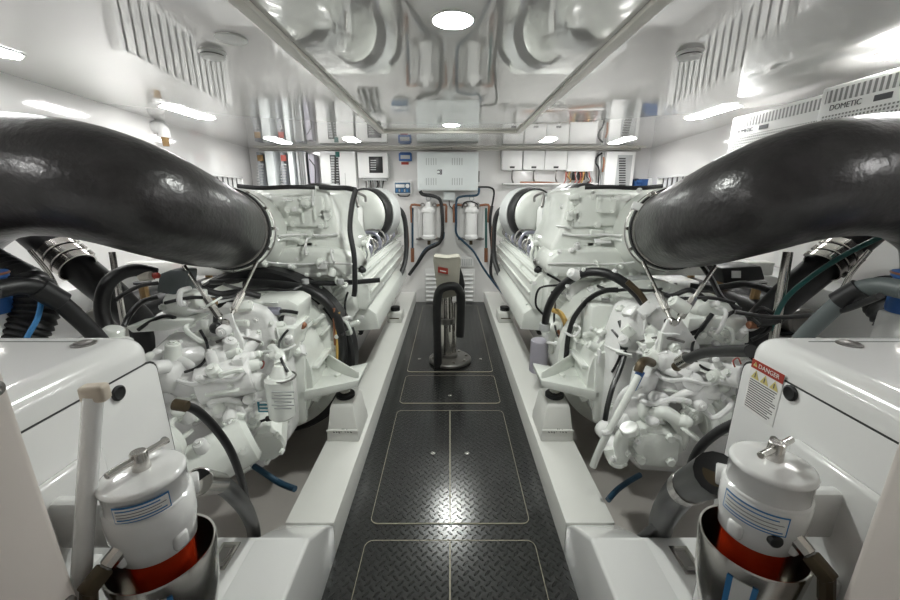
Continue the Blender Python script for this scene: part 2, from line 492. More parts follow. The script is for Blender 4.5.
# ------------------------------------------------------------------ generator boxes
def atd(px, py, d): return Vector((0, 0, CAM_H)) + ray(px, py) * d
XG = .66
def generator(s, nm, label):
    t = thing('generator_enclosure', (s * 1.1, .2, .323), label, 'generator')
    mb = MB('gel')
    mb.b2(s * XG, s * 1.62, -.5, .80, .325, 1.158, 'gel', .042, 7)
    mb.build('body', t)
    # side door panel with its dark seam all round, facing the walkway
    z1 = atx(156 if s < 0 else 744, 357, s * XG).z; y1 = atx(156 if s < 0 else 744, 357, s * XG).y - .003
    mb = MB('slot')
    def rect(y0, y1, z0, z1, r=.025, n=5):
        P = []
        for cy, cz, a in ((y1 - r, z1 - r, 0), (y0 + r, z1 - r, PI / 2), (y0 + r, z0 + r, PI), (y1 - r, z0 + r, 1.5 * PI)):
            for k in range(n): P.append((cy + r * math.cos(a + PI / 2 * k / (n - 1)), cz + r * math.sin(a + PI / 2 * k / (n - 1))))
        return P
    o = rect(-.45, y1, .37, z1)
    mb.prism([(s * (XG - .0006), p[0], p[1]) for p in o], (s * .003, 0, 0), 'slot')
    mb.build('door_seam', t, smooth=False)
    o = rect(-.447, y1 - .0035, .373, z1 - .0035)
    mb = MB('gel'); mb.prism([(s * (XG - .0025), p[0], p[1]) for p in o], (s * .004, 0, 0), 'gel', .0008)
    door = mb.build('door', t)
    c = atx(118 if s < 0 else 791, 393, s * (XG - .003))
    MB('black').lathe([(.0155, 0), (.0155, .003), (.012, .005), (.007, .003), (0, .003)], c, (-s, 0, 0), 'black', 24).build('plug', door)
    c2 = atx(163 if s < 0 else 775, 441, s * (XG - .003))
    MB('dsteel').lathe([(.010, 0), (.010, .003), (.007, .004), (0, .003)], c2, (-s, 0, 0), 'dsteel', 20).build('door_lock', door)
    c = atz(84 if s < 0 else 849, 344.5, 1.158)
    MB('dsteel').lathe([(.021, -.001), (.021, .003), (.017, .005), (.014, .003), (0, .003)], c, (0, 0, 1), 'dsteel', 24).build('lid_latch', t)
    # thin lid line on top
    mb = MB('slot'); mb.b2(s * (XG + .08), s * 1.6, .742, .7445, 1.1575, 1.1586, 'slot'); mb.build('lid_seam', t, smooth=False)
    return t, door
generator(-1, 'left', 'white moulded generator enclosure left of the walkway, with the pole leaning on it')
gt, gdoor = generator(1, 'right', 'white moulded generator enclosure right of the walkway, with the danger label')
# danger label on the right enclosure: a real flat sticker on the door
A = atx(753, 360, XG - .003); Bp = atx(785, 377, XG - .003); Cc = atx(747, 408, XG - .003)
y0, y1 = Bp.y, A.y; zt, zb = (A.z + Bp.z) / 2 + .004, Cc.z - .002
xs = XG - .0036
lb = MB('label')
lb.b2(xs, xs + .0008, y0, y1, zb, zt, 'label')
lo = lb.build('danger_label', gt, smooth=False); lo['label'] = 'white sticker with red header and three yellow triangles'
H = zt - zb; W = y1 - y0
mb = MB('red'); mb.b2(xs - .0006, xs, y0, y1, zt - .17 * H, zt, 'red'); hd = mb.build('label_header', lo, smooth=False)
RX = Matrix(((0, 0, -1), (-1, 0, 0), (0, 1, 0)))      # text facing -X
text('DANGER', 'label_text', H * .115, 'label', (xs - .0012, (y0 + y1) / 2 - W * .06, zt - .085 * H), RX, lo, .0002)
for k in range(4):
    cy = [y1 - W * .2, y1 - W * .5, y1 - W * .8, y1 - W * .13][k]; cz = [zt - .28 * H] * 3 + [zt - .085 * H]
    r = [.066, .066, .066, .035][k] * H * 1.4
    mb = MB('lyel')
    tri = [(cy, cz[k] + r), (cy - r, cz[k] - r * .75), (cy + r, cz[k] - r * .75)]
    mb.prism([(xs - .0012, p[0], p[1]) for p in tri], (.0006, 0, 0), 'lyel')
    mb.box((xs - .0014, cy, cz[k]), (.0004, r * .22, r * .9), 'ltxt')
    mb.build('warning_triangle', lo, smooth=False)
mb = MB('ltxt'); rnd = random.Random(3)
for k in range(13):
    z = zt - (.40 + k * .045) * H
    e = y0 + W * rnd.uniform(.05, .22)
    mb.b2(xs - .0006, xs, e, y1 - W * .06, z, z + .017 * H, 'ltxt')
mb.build('label_lines', lo, smooth=False)

# pole leaning on the left enclosure
p0 = atd(93, 396, .56); p1 = atd(80, 600, .58)
dn = (p1 - p0).normalized(); foot = p0 + dn * ((p0.z - .335) / -dn.z)
t = thing('leaning_pole', foot, 'white pole with a beige end block leaning before the left generator enclosure', 'pole')
MB('gel').cyl(foot, p0, .0125, m='gel', seg=18).build('pole_tube', t)
mb = MB('beige'); ang = Matrix.Rotation(.15, 3, 'Z')
mb.box(p0 + Vector((.004, 0, .005)), (.033, .020, .026), 'beige', .005, 3, rot=ang)
mb.build('end_block', t)

# ------------------------------------------------------------------ strainers / fuel filters on the platforms
def band(mb, c, r0, r1, z0, z1, a0, a1, m, off=.0008, n=16):
    """strip following the canister wall between two angles"""
    for i in range(n):
        t0 = a0 + (a1 - a0) * i / n; t1 = a0 + (a1 - a0) * (i + 1) / n
        q = []
        for (t, z) in ((t0, z0), (t1, z0), (t1, z1), (t0, z1)):
            r = r0 + off
            q.append(mb.bm.verts.new((c.x + r * math.cos(t), c.y + r * math.sin(t), z)))
        f = mb.bm.faces.new(q); f.material_index = mb._mi(m)
def fuel_filter(s, c, ztop, label):
    t = thing('fuel_filter', (c.x, c.y, .323), label, 'filter', None)
    R = .058; z = ztop
    mb = MB('gel')
    mb.lathe([(0, z), (.030, z - .001), (R - .006, z - .005), (R - .002, z - .007), (R, z - .011), (R, z - .014), (R - .002, z - .016), (R - .002, z - .050), (R + .001, z - .052)], (c.x, c.y, 0), (0, 0, 1), 'gel', 48)
    lid = mb.build('lid', t, angle=.9)
    mb = MB('steel')
    a = Vector((math.cos(.55), math.sin(.55) * s * -1, 0)) if s < 0 else Vector((math.cos(.9), math.sin(.9), 0))
    a = Vector((.3, .95, 0)).normalized() if s < 0 else Vector((1, .5, 0)).normalized()
    mb.cyl((c.x, c.y, z - .002), (c.x, c.y, z + .030), .0125, .0115, 'steel', 20, .0015)
    mb.cyl(Vector((c.x, c.y, z + .020)) - a * .046, Vector((c.x, c.y, z + .020)) + a * .046, .0056, m='steel', seg=12, ch=.001)
    mb.build('tee_handle', lid)
    mb = MB('gel')
    mb.lathe([(R - .003, z - .053), (R + .002, z - .057), (R + .002, z - .098), (R - .002, z - .118), (R - .004, z - .140), (R - .012, z - .147), (0, z - .147)], (c.x, c.y, 0), (0, 0, 1), 'gel', 48)
    for k in range(4):      # cast lugs around the lower rim
        th = -PI / 2 + k * PI / 2 + .35 * s
        d = Vector((math.cos(th), math.sin(th), 0)); rot = Matrix.Rotation(th, 3, 'Z')
        mb.box(Vector((c.x, c.y, z - .120)) + d * (R - .003), (.014, .024, .030), 'gel', .006, 2, rot)
    body = mb.build('head', t, angle=.9)
    # lid label, its blue border, lines of print
    tc = -PI / 2 - s * .55 + (0 if s < 0 else -.35)
    L = MB('label')
    band(L, Vector((c.x, c.y, 0)), R, 0, z - .050, z - .022, tc - .62, tc + .62, 'lblue', .0009) if s < 0 else band(L, Vector((c.x, c.y, 0)), R + .0022, 0, z - .095, z - .060, tc - .75, tc + .75, 'lblue', .0009)
    za, zb = (z - .050, z - .022) if s < 0 else (z - .095, z - .060)
    hw = .62 if s < 0 else .75
    rr = R + .0006 if s < 0 else R + .0022
    band(L, Vector((c.x, c.y, 0)), rr, 0, za + .0025, zb - .0025, tc - hw + .035, tc + hw - .035, 'label', .0014)
    for k in range(4):
        zz = za + .0055 + k * (zb - za - .008) / 4
        band(L, Vector((c.x, c.y, 0)), rr, 0, zz, zz + (.0022 if k in (0, 3) else .0012), tc - hw + .09, tc + hw - (.1 + .12 * (k % 2)), 'lblue' if k in (0, 3) else 'ltxt', .0018)
    lo = L.build('filter_label', lid if s < 0 else body, smooth=False)
    lo['label'] = 'white label with blue border wrapped round the filter'
    # red bowl
    mb = MB('amber')
    mb.lathe([(R - .016, z - .133), (R - .012, z - .145), (R - .014, z - .24), (R - .03, z - .31), (.018, z - .335), (0, z - .335)], (c.x, c.y, 0), (0, 0, 1), 'amber', 40)
    bw = mb.build('bowl', t, angle=.9); bw['label'] = 'red translucent bowl'
    # steel heat shield cup
    mb = MB('steel'); zc = z - .162; Rc = .078
    mb.lathe([(Rc - .003, zc - .002), (Rc, zc), (Rc + .0015, zc - .004), (Rc - .006, zc - .09), (Rc - .022, zc - .17), (.03, zc - .205), (0, zc - .205), (0, zc - .200), (.03, zc - .200), (Rc - .026, zc - .168), (Rc - .010, zc - .09), (Rc - .003, zc - .002)], (c.x, c.y, 0), (0, 0, 1), 'steel', 48)
    cup = mb.build('heat_shield', t, angle=.9); cup['label'] = 'polished steel cup round the red bowl'
    mb = MB('lblue')
    th = 0.0 if s < 0 else PI
    for (a0, a1, m_, o_) in ((-.25, .02, 'label', .0015), (.02, .10, 'lblue', .0018), (-.34, -.25, 'lblue', .0018)):
        for j in range(6):
            z1_, z2_ = zc - .025 - j * .012, zc - .037 - j * .012
            n = 4
            for i in range(n):
                q = []
                for (tt, zz) in ((i / n, z2_), ((i + 1) / n, z2_), ((i + 1) / n, z1_), (i / n, z1_)):
                    ang = -PI / 2 - s * .62 + (a0 + (a1 - a0) * tt) * 1.2
                    rad = Rc + .0015 - .0075 * (zc - .004 - zz) / .086 + o_
                    q.append(mb.bm.verts.new((c.x + rad * math.cos(ang), c.y + rad * math.sin(ang), zz)))
                f = mb.bm.faces.new(q); f.material_index = mb._mi(m_)
    mb.build('cup_sticker', cup, smooth=False)
    # mounting bracket back to the enclosure side, pedestal down to the platform
    mb = MB('gel')
    mb.b2(c.x + s * .045, s * (XG - .004), c.y - .012, c.y + .012, z - .15, z - .06, 'gel', .008)
    mb.b2(s * (XG - .022), s * (XG - .0035), c.y - .15, c.y + .10, z - .26, z - .03, 'gel', .008, 3)
    mb.b2(s * (XG - .045), s * (XG - .02), c.y - .05, c.y + .03, .323, z - .2, 'gel', .008)
    br = mb.build('bracket', t)
    mb = MB('dsteel')
    for (dy, dz) in ((-.09, -.07), (-.125, -.11), (.05, -.16)):
        MB('dsteel').bolt((s * (XG - .022), c.y + dy, z + dz), (-s, 0, 0), .009, .007, 'dsteel').build('bracket_bolt', br)
    # steel sight fitting and bronze elbow, towards the viewer
    q0 = Vector((c.x + s * .012, c.y - R + .01, z - .100)); dr = Vector((s * .38, -.75, -.55)).normalized()
    mb = MB('steel'); mb.cyl(q0, q0 + dr * .028, .0115, m='steel', seg=8, ch=.001); mb.cyl(q0 + dr * .026, q0 + dr * .032, .0085, m='dsteel', seg=16)
    mb.build('outlet_fitting', t)
    mb = MB('bronze'); q1 = q0 + dr * .031
    rot = dr.to_track_quat('Z', 'Y').to_matrix()
    mb.box(q1 + dr * .016, (.020, .020, .034), 'bronze', .003, 2, rot); q2 = q1 + dr * .026
    mb.cyl(q2, q2 + Vector((s * .012, .0, -.05)), .0105, m='bronze', seg=8, ch=.001)
    mb.cyl(q2 + Vector((s * .012, 0, -.05)), q2 + Vector((s * .03, .01, -.20)), .008, m='bronze', seg=12)
    mb.build('bronze_elbow', t)
    # black plug on the head
    q3 = Vector((c.x - s * .02, c.y - R + .008, z - .105))
    if s > 0: MB('black').cyl(q3, q3 + Vector((0, -.012, 0)), .010, m='black', seg=18, ch=.002).build('plug', t)
    # inlet pipe + fitting, away from the viewer
    i0 = Vector((c.x - s * .03, c.y + .052, z - .075)); d2 = Vector((-s * .75, .55, -.12)).normalized()
    mb = MB('gel'); mb.cyl(i0 - d2 * .02, i0 + d2 * .012, .019, m='gel', seg=20, ch=.002); mb.build('inlet_stub', t)
    return i0 + d2 * .01, d2
fl = Vector((-.485, .515, 0)); fr = Vector((.520, .53, 0))
lin, ld = fuel_filter(-1, fl, 1.036, 'white fuel filter with red bowl before the left generator enclosure')
rin, rd = fuel_filter(1, fr, 1.042, 'white fuel filter with red bowl before the right generator enclosure')

def hose(name, pts, r, label, cat='hose', m='rubber2', seg=14, n=8, group=None, rad=None, ends=None):
    mb = MB(m); mb.tube(pts, r, m, seg, n, rad=rad)
    o = mb.build(name); tag(o, label, cat, group)
    if ends:
        for (a, b, er, em) in ends:
            k = MB(em); k.cyl(a, b, er, m=em, seg=18, ch=.001); k.build('hose_end', o)
    return o
# thick fuel hose of each filter, running down into the bilge
pe = atd(219, 483, .93)
hose('fuel_hose', [lin, pe, atd(236, 497, 1.07), atd(248, 514, 1.25), atd(254, 534, 1.42), Vector((-.76, 1.17, .05))], .022, 'thick black hose from the left fuel filter down behind the platform', ends=[(lin, pe, .024, 'steel')])
pe = atd(684, 489, .98)
hose('fuel_hose', [rin, pe, atd(670, 505, 1.12), atd(662, 520, 1.28), atd(658, 536, 1.42), Vector((.74, 1.17, .05))], .038, 'thick black hose from the right fuel filter down behind the platform', ends=[(rin + (pe - rin) * .72, pe, .0395, 'steel'), (rin, rin + (pe - rin) * .72, .024, 'bronze')])
pl = [atd(179, 405, .95), atd(196, 410, 1.0), atd(215, 428, 1.08), atd(231, 452, 1.16), atd(242, 482, 1.26), atd(249, 515, 1.38), Vector((-.755, 1.19, .05))]
hose('coolant_hose', pl, .0115, 'thin black hose arcing down beside the left generator enclosure', ends=[(pl[0] - Vector((.012, 0, -.002)), pl[0] + Vector((.02, 0, -.004)), .014, 'bronze')])
pl = [atd(738, 422, .98), atd(718, 432, 1.02), atd(700, 448, 1.06), atd(690, 470, 1.10), atd(684, 500, 1.12), Vector((.68, 1.2, .1))]
hose('coolant_hose', pl, .0125, 'thin black hose arcing down beside the right generator enclosure')
pl = [atd(751, 351, 1.02), atd(725, 351, 1.15), atd(703, 353, 1.28), atd(683, 361, 1.42)]
hose('coolant_hose', pl, .0175, 'black hose from the right generator enclosure to a brass elbow', ends=[(atd(688, 358, 1.39), atd(680, 363, 1.43), .024, 'steel'), (atd(682, 362, 1.42), atd(676, 367, 1.46), .018, 'bronze')])

# recessed pull handles on the platforms
for s, px, py, nm in ((-1, 224, 556, 'left'), (1, 686, 560, 'right')):
    c = atz(px, py, .323)
    t = thing('recessed_handle', (c.x, c.y, .323), f'small steel recessed pull on the {nm} platform beside the fuel filter', 'handle')
    mb = MB('steel'); mb.prism([(c.x + s * a * .03 - .0, c.y + b * .05, .3235) for a, b in ((-1, -1), (1, -1), (1, 1), (-1, 1))], (0, 0, .003), 'steel', .002); mb.build('rim', t)
    mb = MB('dsteel'); mb.b2(c.x - .02, c.x + .02, c.y - .038, c.y + .038, .3262, .3272, 'dsteel'); mb.build('recess', t)
    mb = MB('steel'); mb.tube([(c.x - .014, c.y - .03, .328), (c.x + .014, c.y - .03, .328), (c.x + .014, c.y + .03, .328), (c.x - .014, c.y + .03, .328)], .0025, 'steel', 8, 1); mb.build('pull_ring', t)

# ------------------------------------------------------------------ big exhaust hoses
def exhaust(s):
    nm = 'left' if s < 0 else 'right'
    X = lambda px: 450 + s * (px - 450)
    P = [(673, 229, 1.98), (682, 227, 1.84), (706, 219, 1.60), (750, 202, 1.39), (800, 186, 1.31), (850, 178, 1.29), (900, 178, 1.27), (945, 192, 1.27), (985, 230, 1.27), (1000, 300, 1.27)]
    pts = [atd(X(a), b, d) for a, b, d in P]
    pts = [Vector((s * min(abs(q.x), 1.78), q.y, q.z)) for q in pts]
    mb = MB('rubber'); mb.tube(pts, .20, 'rubber', 48, 8, rad=lambda t: .194)
    o = mb.build('exhaust_hose'); tag(o, f'huge black rubber exhaust hose rising from the {nm} engine to the hull side', 'hose', 'big exhaust hoses of the two engines')
    ax = (pts[0] - pts[1]).normalized()
    for k, off in enumerate((-.012, -.055)):
        mb = MB('steel' if k == 0 else 'dsteel'); c = pts[0] + ax * off
        mb.lathe([(.194, 0), (.200, .001), (.2005, .016), (.194, .017)], c - ax * .02, ax, seg=48)
        x, y, _ = frame_of(ax); q = c + (x * .6 + y * .8) * .206
        mb.box(q, (.03, .02, .02), 'steel', .003)
        mb.build('band_clamp', o)
    mb = MB('white')
    return o, pts[0], ax
exL, exLp, exLa = exhaust(-1)
exR, exRp, exRa = exhaust(1)

def outlet_hose(s):
    nm = 'left' if s < 0 else 'right'
    X = lambda px: 450 + s * (px - 450)
    pts = [atd(X(880), 218, 1.62), atd(X(866), 232, 1.60), atd(X(846), 248, 1.60), atd(X(806), 280, 1.68), atd(X(778), 305, 1.78), atd(X(755), 335, 1.85), atd(X(745), 400, 2.0)]
    o = hose('outlet_hose', pts, .066, f'wide black hose with steel band clamps sloping under the {nm} exhaust hose', n=8, seg=32, m='rubber2')
    d = (pts[1] - pts[2]).normalized()
    for k in range(3):
        mb = MB('steel'); c = pts[2] + d * (-.13 + .042 * k)
        mb.lathe([(.066, 0), (.0715, .001), (.0715, .030), (.066, .031)], c, d, 'steel', 40)
        x, y, _ = frame_of(d)
        for a in (2.2, 3.6, .8):
            mb.cyl(c + (x * math.cos(a) + y * math.sin(a)) * .075 + d * .002, c + (x * math.cos(a) + y * math.sin(a)) * .075 + d * .026, .007, m='steel', seg=10)
        mb.build('band_clamp', o)
    return o
outlet_hose(-1); outlet_hose(1)

# ------------------------------------------------------------------ back bulkhead equipment
def wpt(px, py, dep=0): return at(px, py, YB - dep)
def wbox(mb, x0, y0, x1, y1, dep, m=None, bevel=.004, back=0):
    a = wpt(x0, y0, dep); b = wpt(x1, y1, dep)
    return mb.b2(a.x, b.x, YB - dep, YB - back - .001, b.z, a.z, m, bevel)
def wthing(name, x0, y0, x1, y1, label, cat, group=None):
    c = wpt((x0 + x1) / 2, y1); return thing(name, c, label, cat, group)
# central switch cabinet
t = wthing('switch_cabinet', 417, 152, 478, 190, 'large pale grey cabinet with vent slots in the middle of the back wall', 'cabinet')
mb = MB('cab'); wbox(mb, 417, 152, 478, 190.5, .20, 'cab', .008); mb.build('body', t)
mb = MB('cab'); wbox(mb, 418.5, 153.5, 477, 189, .208, 'cab', .004, back=.199); dr = mb.build('door', t)
for cx in (431, 457):
    for i in range(5):
        for (ya, yb) in ((158, 165), (178, 185)):
            mb = MB('lgrey'); wbox(mb, cx - 5 + i * 2.4, ya, cx - 4.3 + i * 2.4, yb, .2105, 'lgrey', 0, back=.207); mb.build('vent_slot', dr, smooth=False)
mb = MB('ltxt'); mb.torus(wpt(438.6, 172, .209), (0, 1, 0), .022, .005, 'ltxt', a0=.8, a1=5.4); wbox(mb, 441, 169.5, 442, 174.5, .21, 'ltxt', 0, back=.207); wbox(mb, 439.8, 169.5, 442, 170.3, .21, 'ltxt', 0, back=.207)
wbox(mb, 439.8, 173.7, 442, 174.5, .21, 'ltxt', 0, back=.207); mb.build('emblem', dr, smooth=False)
mb = MB('dsteel'); wbox(mb, 478.6, 171, 479.6, 182, .2, 'dsteel', .002, back=.15); mb.build('latch', t)
t = wthing('junction_box', 443, 191, 455, 200, 'small pale junction box under the central wall cabinet', 'box')
mb = MB('cab'); wbox(mb, 443.5, 191.8, 455, 200.5, .09, 'cab', .005); mb.build('body', t)
mb = MB('cab'); wbox(mb, 444.2, 192.4, 454.3, 200, .096, 'cab', .003, back=.088); mb.build('lid', t)
# display box with black screen
t = wthing('display_box', 356, 152, 389, 178, 'white wall box with a black screen left of the blue meter', 'box')
mb = MB('white'); wbox(mb, 357, 152.5, 388.5, 178, .12, 'white', .008); mb.build('body', t)
mb = MB('black'); wbox(mb, 368.5, 156.5, 383, 173, .128, 'black', .006, back=.118); sc = mb.build('screen', t)
for i in range(5):
    mb = MB('lgrey'); wbox(mb, 370.5, 160 + i * 2.3, 376, 160.8 + i * 2.3, .1295, 'lgrey', 0, back=.127); mb.build('display_line', sc, smooth=False)
t = wthing('cable_gland_box', 363, 178, 387, 191, 'bundle of grey cables dropping from a gland plate under the screen box', 'cables')
mb = MB('lgrey'); wbox(mb, 364, 178.3, 386.5, 180.5, .10, 'lgrey', .003); mb.build('gland_plate', t)
rnd = random.Random(5)
for i in range(9):
    x = 366 + i * 2.2; mb = MB('black')
    mb.tube([wpt(x, 180, .06), wpt(x + rnd.uniform(-1, 1), 185, .05 + .02 * (i % 2)), wpt(x + rnd.uniform(-3, 1), 194, .05), wpt(x - 2, 204, .03)], .009, ['dsteel', 'lgrey', 'black'][i % 3], 8)
    mb.build('cable', t)
# meters
t = wthing('meter', 398, 152, 412, 161, 'small blue wall meter with a red tag at the top of the back wall', 'meter')
mb = MB('blue'); wbox(mb, 398.5, 153, 411.8, 161, .05, 'blue', .008); wbox(mb, 400, 152.2, 410.5, 153.4, .03, 'blue', .003); mb.build('body', t)
mb = MB('lgrey'); wbox(mb, 400.5, 155, 410, 158.8, .052, 'lgrey', .002, back=.048); mb.build('display', t)
mb = MB('red'); wbox(mb, 401.2, 162, 408.6, 164.6, .01, 'red', .001); mb.build('tag', t)
t = wthing('control_panel', 394, 181, 410, 194, 'dark blue control panel with a round gauge under the blue meter', 'panel')
mb = MB('white'); wbox(mb, 393.5, 181.5, 411.5, 194, .05, 'white', .006); mb.build('body', t)
mb = MB('navy'); wbox(mb, 394.6, 182.6, 410.4, 193, .054, 'navy', .003, back=.048); f = mb.build('face', t)
mb = MB('white'); wbox(mb, 395.5, 184.4, 404.6, 187.6, .058, 'white', .002, back=.052); mb.build('display', f)
MB('white').cyl(wpt(407.4, 186, .053), wpt(407.4, 186, .060), .026, m='white').build('gauge', f)
for i in range(5):
    mb = MB('lblue'); wbox(mb, 396 + i * 2.6, 189.3, 397.6 + i * 2.6, 191.8, .057, 'lgrey' if i % 2 else 'lblue', .001, back=.053); mb.build('button', f, smooth=False)
mb = MB('black'); mb.tube([wpt(398, 194, .03), wpt(400, 196, .05), wpt(408, 196, .05), wpt(409.5, 194, .03)], .008, 'black'); mb.build('cable', t)
# breaker cabinet
t = wthing('breaker_cabinet', 318, 150, 346, 191, 'tall white wall cabinet with a dark ladder of breakers', 'cabinet')
mb = MB('white'); wbox(mb, 319, 151, 357, 191, .14, 'white', .006); mb.build('body', t)
mb = MB('slot'); wbox(mb, 329.5, 155, 340.5, 190.5, .146, 'slot', .003, back=.138); st = mb.build('breaker_panel', t)
for i in range(13):
    y = 156.5 + i * 2.6
    mb = MB('lgrey'); wbox(mb, 330.5, y, 334.4, y + 1.9, .152, 'lgrey', .002, back=.144); mb.build('breaker', st, smooth=False)
    mb = MB('lgrey'); wbox(mb, 336.2, y + .4, 338.6, y + 1.2, .150, 'lgrey', .001, back=.144); mb.build('breaker_label', st, smooth=False)
mb = MB('teal'); wbox(mb, 335, 151.6, 339.5, 157, .148, 'teal', .002, back=.138); mb.build('green_tag', t)
mb = MB('dsteel'); wbox(mb, 345, 173, 345.8, 188, .146, 'dsteel', .001, back=.138); mb.build('handle', t)
# three tall inverter units
def inverter(x0, x1, xs, label, top=149, strip='alu', accent='copper', dep=.22):
    t = wthing('inverter_unit', x0, 150, x1, 192, label, 'inverter', 'tall units at the left end of the back wall')
    mb = MB('cab'); wbox(mb, xs, top + 2, x1, 192, dep, 'cab', .006); mb.build('body', t)
    mb = MB('cabgrey'); wbox(mb, x0, top + 3, xs, 192, dep - .03, 'cabgrey', .006); sd = mb.build('side_panel', t)
    wmb = MB(accent); wbox(wmb, x0 + .8, top + 6, xs - .8, top + 12, dep - .02, accent, .002, back=dep - .04); wmb.build('accent_tag', sd)
    for i in range(9):
        wmb = MB('lgrey'); wbox(wmb, x0 + .8, top + 15 + i * 2.8, xs - .8, top + 16.2 + i * 2.8, dep - .024, 'lgrey', .001, back=dep - .04); wmb.build('fin', sd, smooth=False)
inverter(256, 277, 264, 'tall pale unit with a brown tag at the left end of the back wall', accent='brass')
inverter(279.5, 296, 287, 'tall pale unit with a red tag, second at the left end of the back wall', accent='lred')
t = wthing('side_cabinet', 297, 150, 318, 192, 'grey and violet ribbed cabinet between the pale units and breaker cabinet', 'cabinet')
mb = MB('cabgrey'); wbox(mb, 297, 151, 306.5, 192, .2, 'cabgrey', .006); mb.build('body', t)
mb = MB('viol'); wbox(mb, 307.5, 154, 317, 192, .15, 'viol', .004); pn = mb.build('panel', t)
mb = MB('slot'); mb.tube([wpt(309, 159, .155), wpt(313, 164, .156), wpt(315, 168, .156), wpt(315.4, 191, .156)], .007, 'slot', 8); mb.build('cable', pn)
for i in range(4):
    mb = MB('lgrey'); wbox(mb, 299 + i * 2, 152, 299.6 + i * 2, 191, .203, 'lgrey', 0, back=.198); mb.build('rib', t, smooth=False)
# white charger boxes on the right
for i, (a, b, lab) in enumerate(((502.5, 522, 'white charger box, first right of the central cabinet'), (523.8, 544, 'white charger box, second right of the central cabinet'), (545.6, 566.5, 'white charger box, third right of the central cabinet'))):
    t = wthing('charger_box', a, 150, b, 170, lab, 'box', 'row of white charger boxes on the back wall')
    mb = MB('white'); wbox(mb, a, 150.5, b, 170, .12, 'white', .008); mb.build('body', t)
    mb = MB('slot'); wbox(mb, (a + b) / 2 - 2.4, 166.3, (a + b) / 2 + 2.4, 168.2, .123, 'slot', .001, back=.118); mb.build('badge', t)
    mb = MB('dsteel'); mb.tube([wpt((a + b) / 2 + .6, 170, .06), wpt((a + b) / 2, 174, .07), wpt((a + b) / 2 - .3, 179, .06), wpt((a + b) / 2 + 1, 183, .03)], .011, 'dsteel'); mb.build('cable', t)
    for cx in (a - .3, b + .3):
        mb = MB('dsteel'); wbox(mb, cx - .6, 152, cx + .6, 154, .02, 'dsteel', .001); mb.build('mounting_tab', t)
t = wthing('relay_box', 568.5, 150, 594, 172, 'white relay box with red and orange wires below, right end of the charger row', 'box')
mb = MB('white'); wbox(mb, 568.5, 150.5, 593.5, 171.5, .13, 'white', .008); mb.build('body', t)
mb = MB('slot'); wbox(mb, 574, 171.5, 585, 180, .07, 'slot', .004); mb.build('terminal_block', t)
rnd = random.Random(9)
for i in range(12):
    x = 566 + i * 2.3; mm = ['lred', 'copper', 'yellow', 'black', 'lred', 'lgrey'][i % 6]
    mb = MB(mm); mb.tube([wpt(x, 171, .08), wpt(x + rnd.uniform(-2, 2), 176, .10), wpt(x + rnd.uniform(-3, 3), 181, .07), wpt(x - 4, 186, .05)], .008, mm, 7); mb.build('wire', t)
t = wthing('cable_tray', 500, 182, 600, 188, 'long pale cable tray under the row of white charger boxes', 'tray')
mb = MB('gel'); wbox(mb, 503, 183, 598, 184.6, .12, 'gel', .003); wbox(mb, 503, 183, 598, 189, .01, 'gel', .002); mb.build('tray', t)
mb = MB('copper'); mb.tube([wpt(520, 182.5, .08), wpt(550, 182.8, .09), wpt(575, 185.6, .125), wpt(596, 188, .1)], .012, 'copper'); mb.build('cable', t)
# conduit bundle and panel
t = wthing('conduit_bundle', 596, 150, 607, 191, 'bundle of white conduits with a black hose beside the right wall panel', 'conduit')
for i, x in enumerate((599.5, 602.5, 605)):
    mb = MB('lgrey'); mb.tube([wpt(x + 3, 152 + i, .05), wpt(x + .5, 154 + i, .06), wpt(x, 162, .06), wpt(x - 1, 175, .06), wpt(x - 1.5, 191, .06)], .017, ['white', 'lgrey', 'white'][i]); mb.build('conduit', t)
mb = MB('black'); mb.tube([wpt(602, 153, .08), wpt(597, 157, .09), wpt(596, 163, .09), wpt(599, 170, .1), wpt(597.5, 189, .08)], .010, 'black'); mb.build('cable', t)
mb = MB('lred'); mb.tube([wpt(603.5, 157, .09), wpt(604, 163, .1), wpt(602.5, 172, .1)], .010, 'copper'); mb.build('cable', t)
t = wthing('distribution_panel', 605, 151, 632, 192, 'tall white distribution panel with a column of breakers, right of the relay box', 'panel')
mb = MB('white'); wbox(mb, 607, 151.5, 631.5, 192, .14, 'white', .006); mb.build('body', t)
mb = MB('lgrey'); wbox(mb, 618, 155, 628.5, 192, .143, 'lgrey', .002, back=.138); st = mb.build('breaker_panel', t)
for i in range(14):
    y = 158 + i * 2.4
    mb = MB('slot'); wbox(mb, 619.2, y, 625.6, y + 1.3, .150, 'slot', .001, back=.141); mb.build('breaker', st, smooth=False)
t = wthing('blue_valve_box', 634, 178, 649, 188, 'small blue valve block beside the right wall panel', 'valve')
mb = MB('blue'); wbox(mb, 636, 179, 648.5, 189, .12, 'blue', .01); mb.build('body', t)
mb = MB('blue'); mb.cyl(wpt(636, 182, .12), wpt(641, 182, .12), .03, m='blue'); mb.build('knob', t)
mb = MB('slot'); wbox(mb, 635.5, 178.5, 638.5, 181, .13, 'slot', .004, back=.1); mb.build('cap', t)
t = wthing('expansion_tank', 650, 177, 664, 190, 'small white tank right of the blue valve block', 'tank')
mb = MB('white'); wbox(mb, 650, 178, 664, 192, .16, 'white', .03, 0); mb.build('body', t)
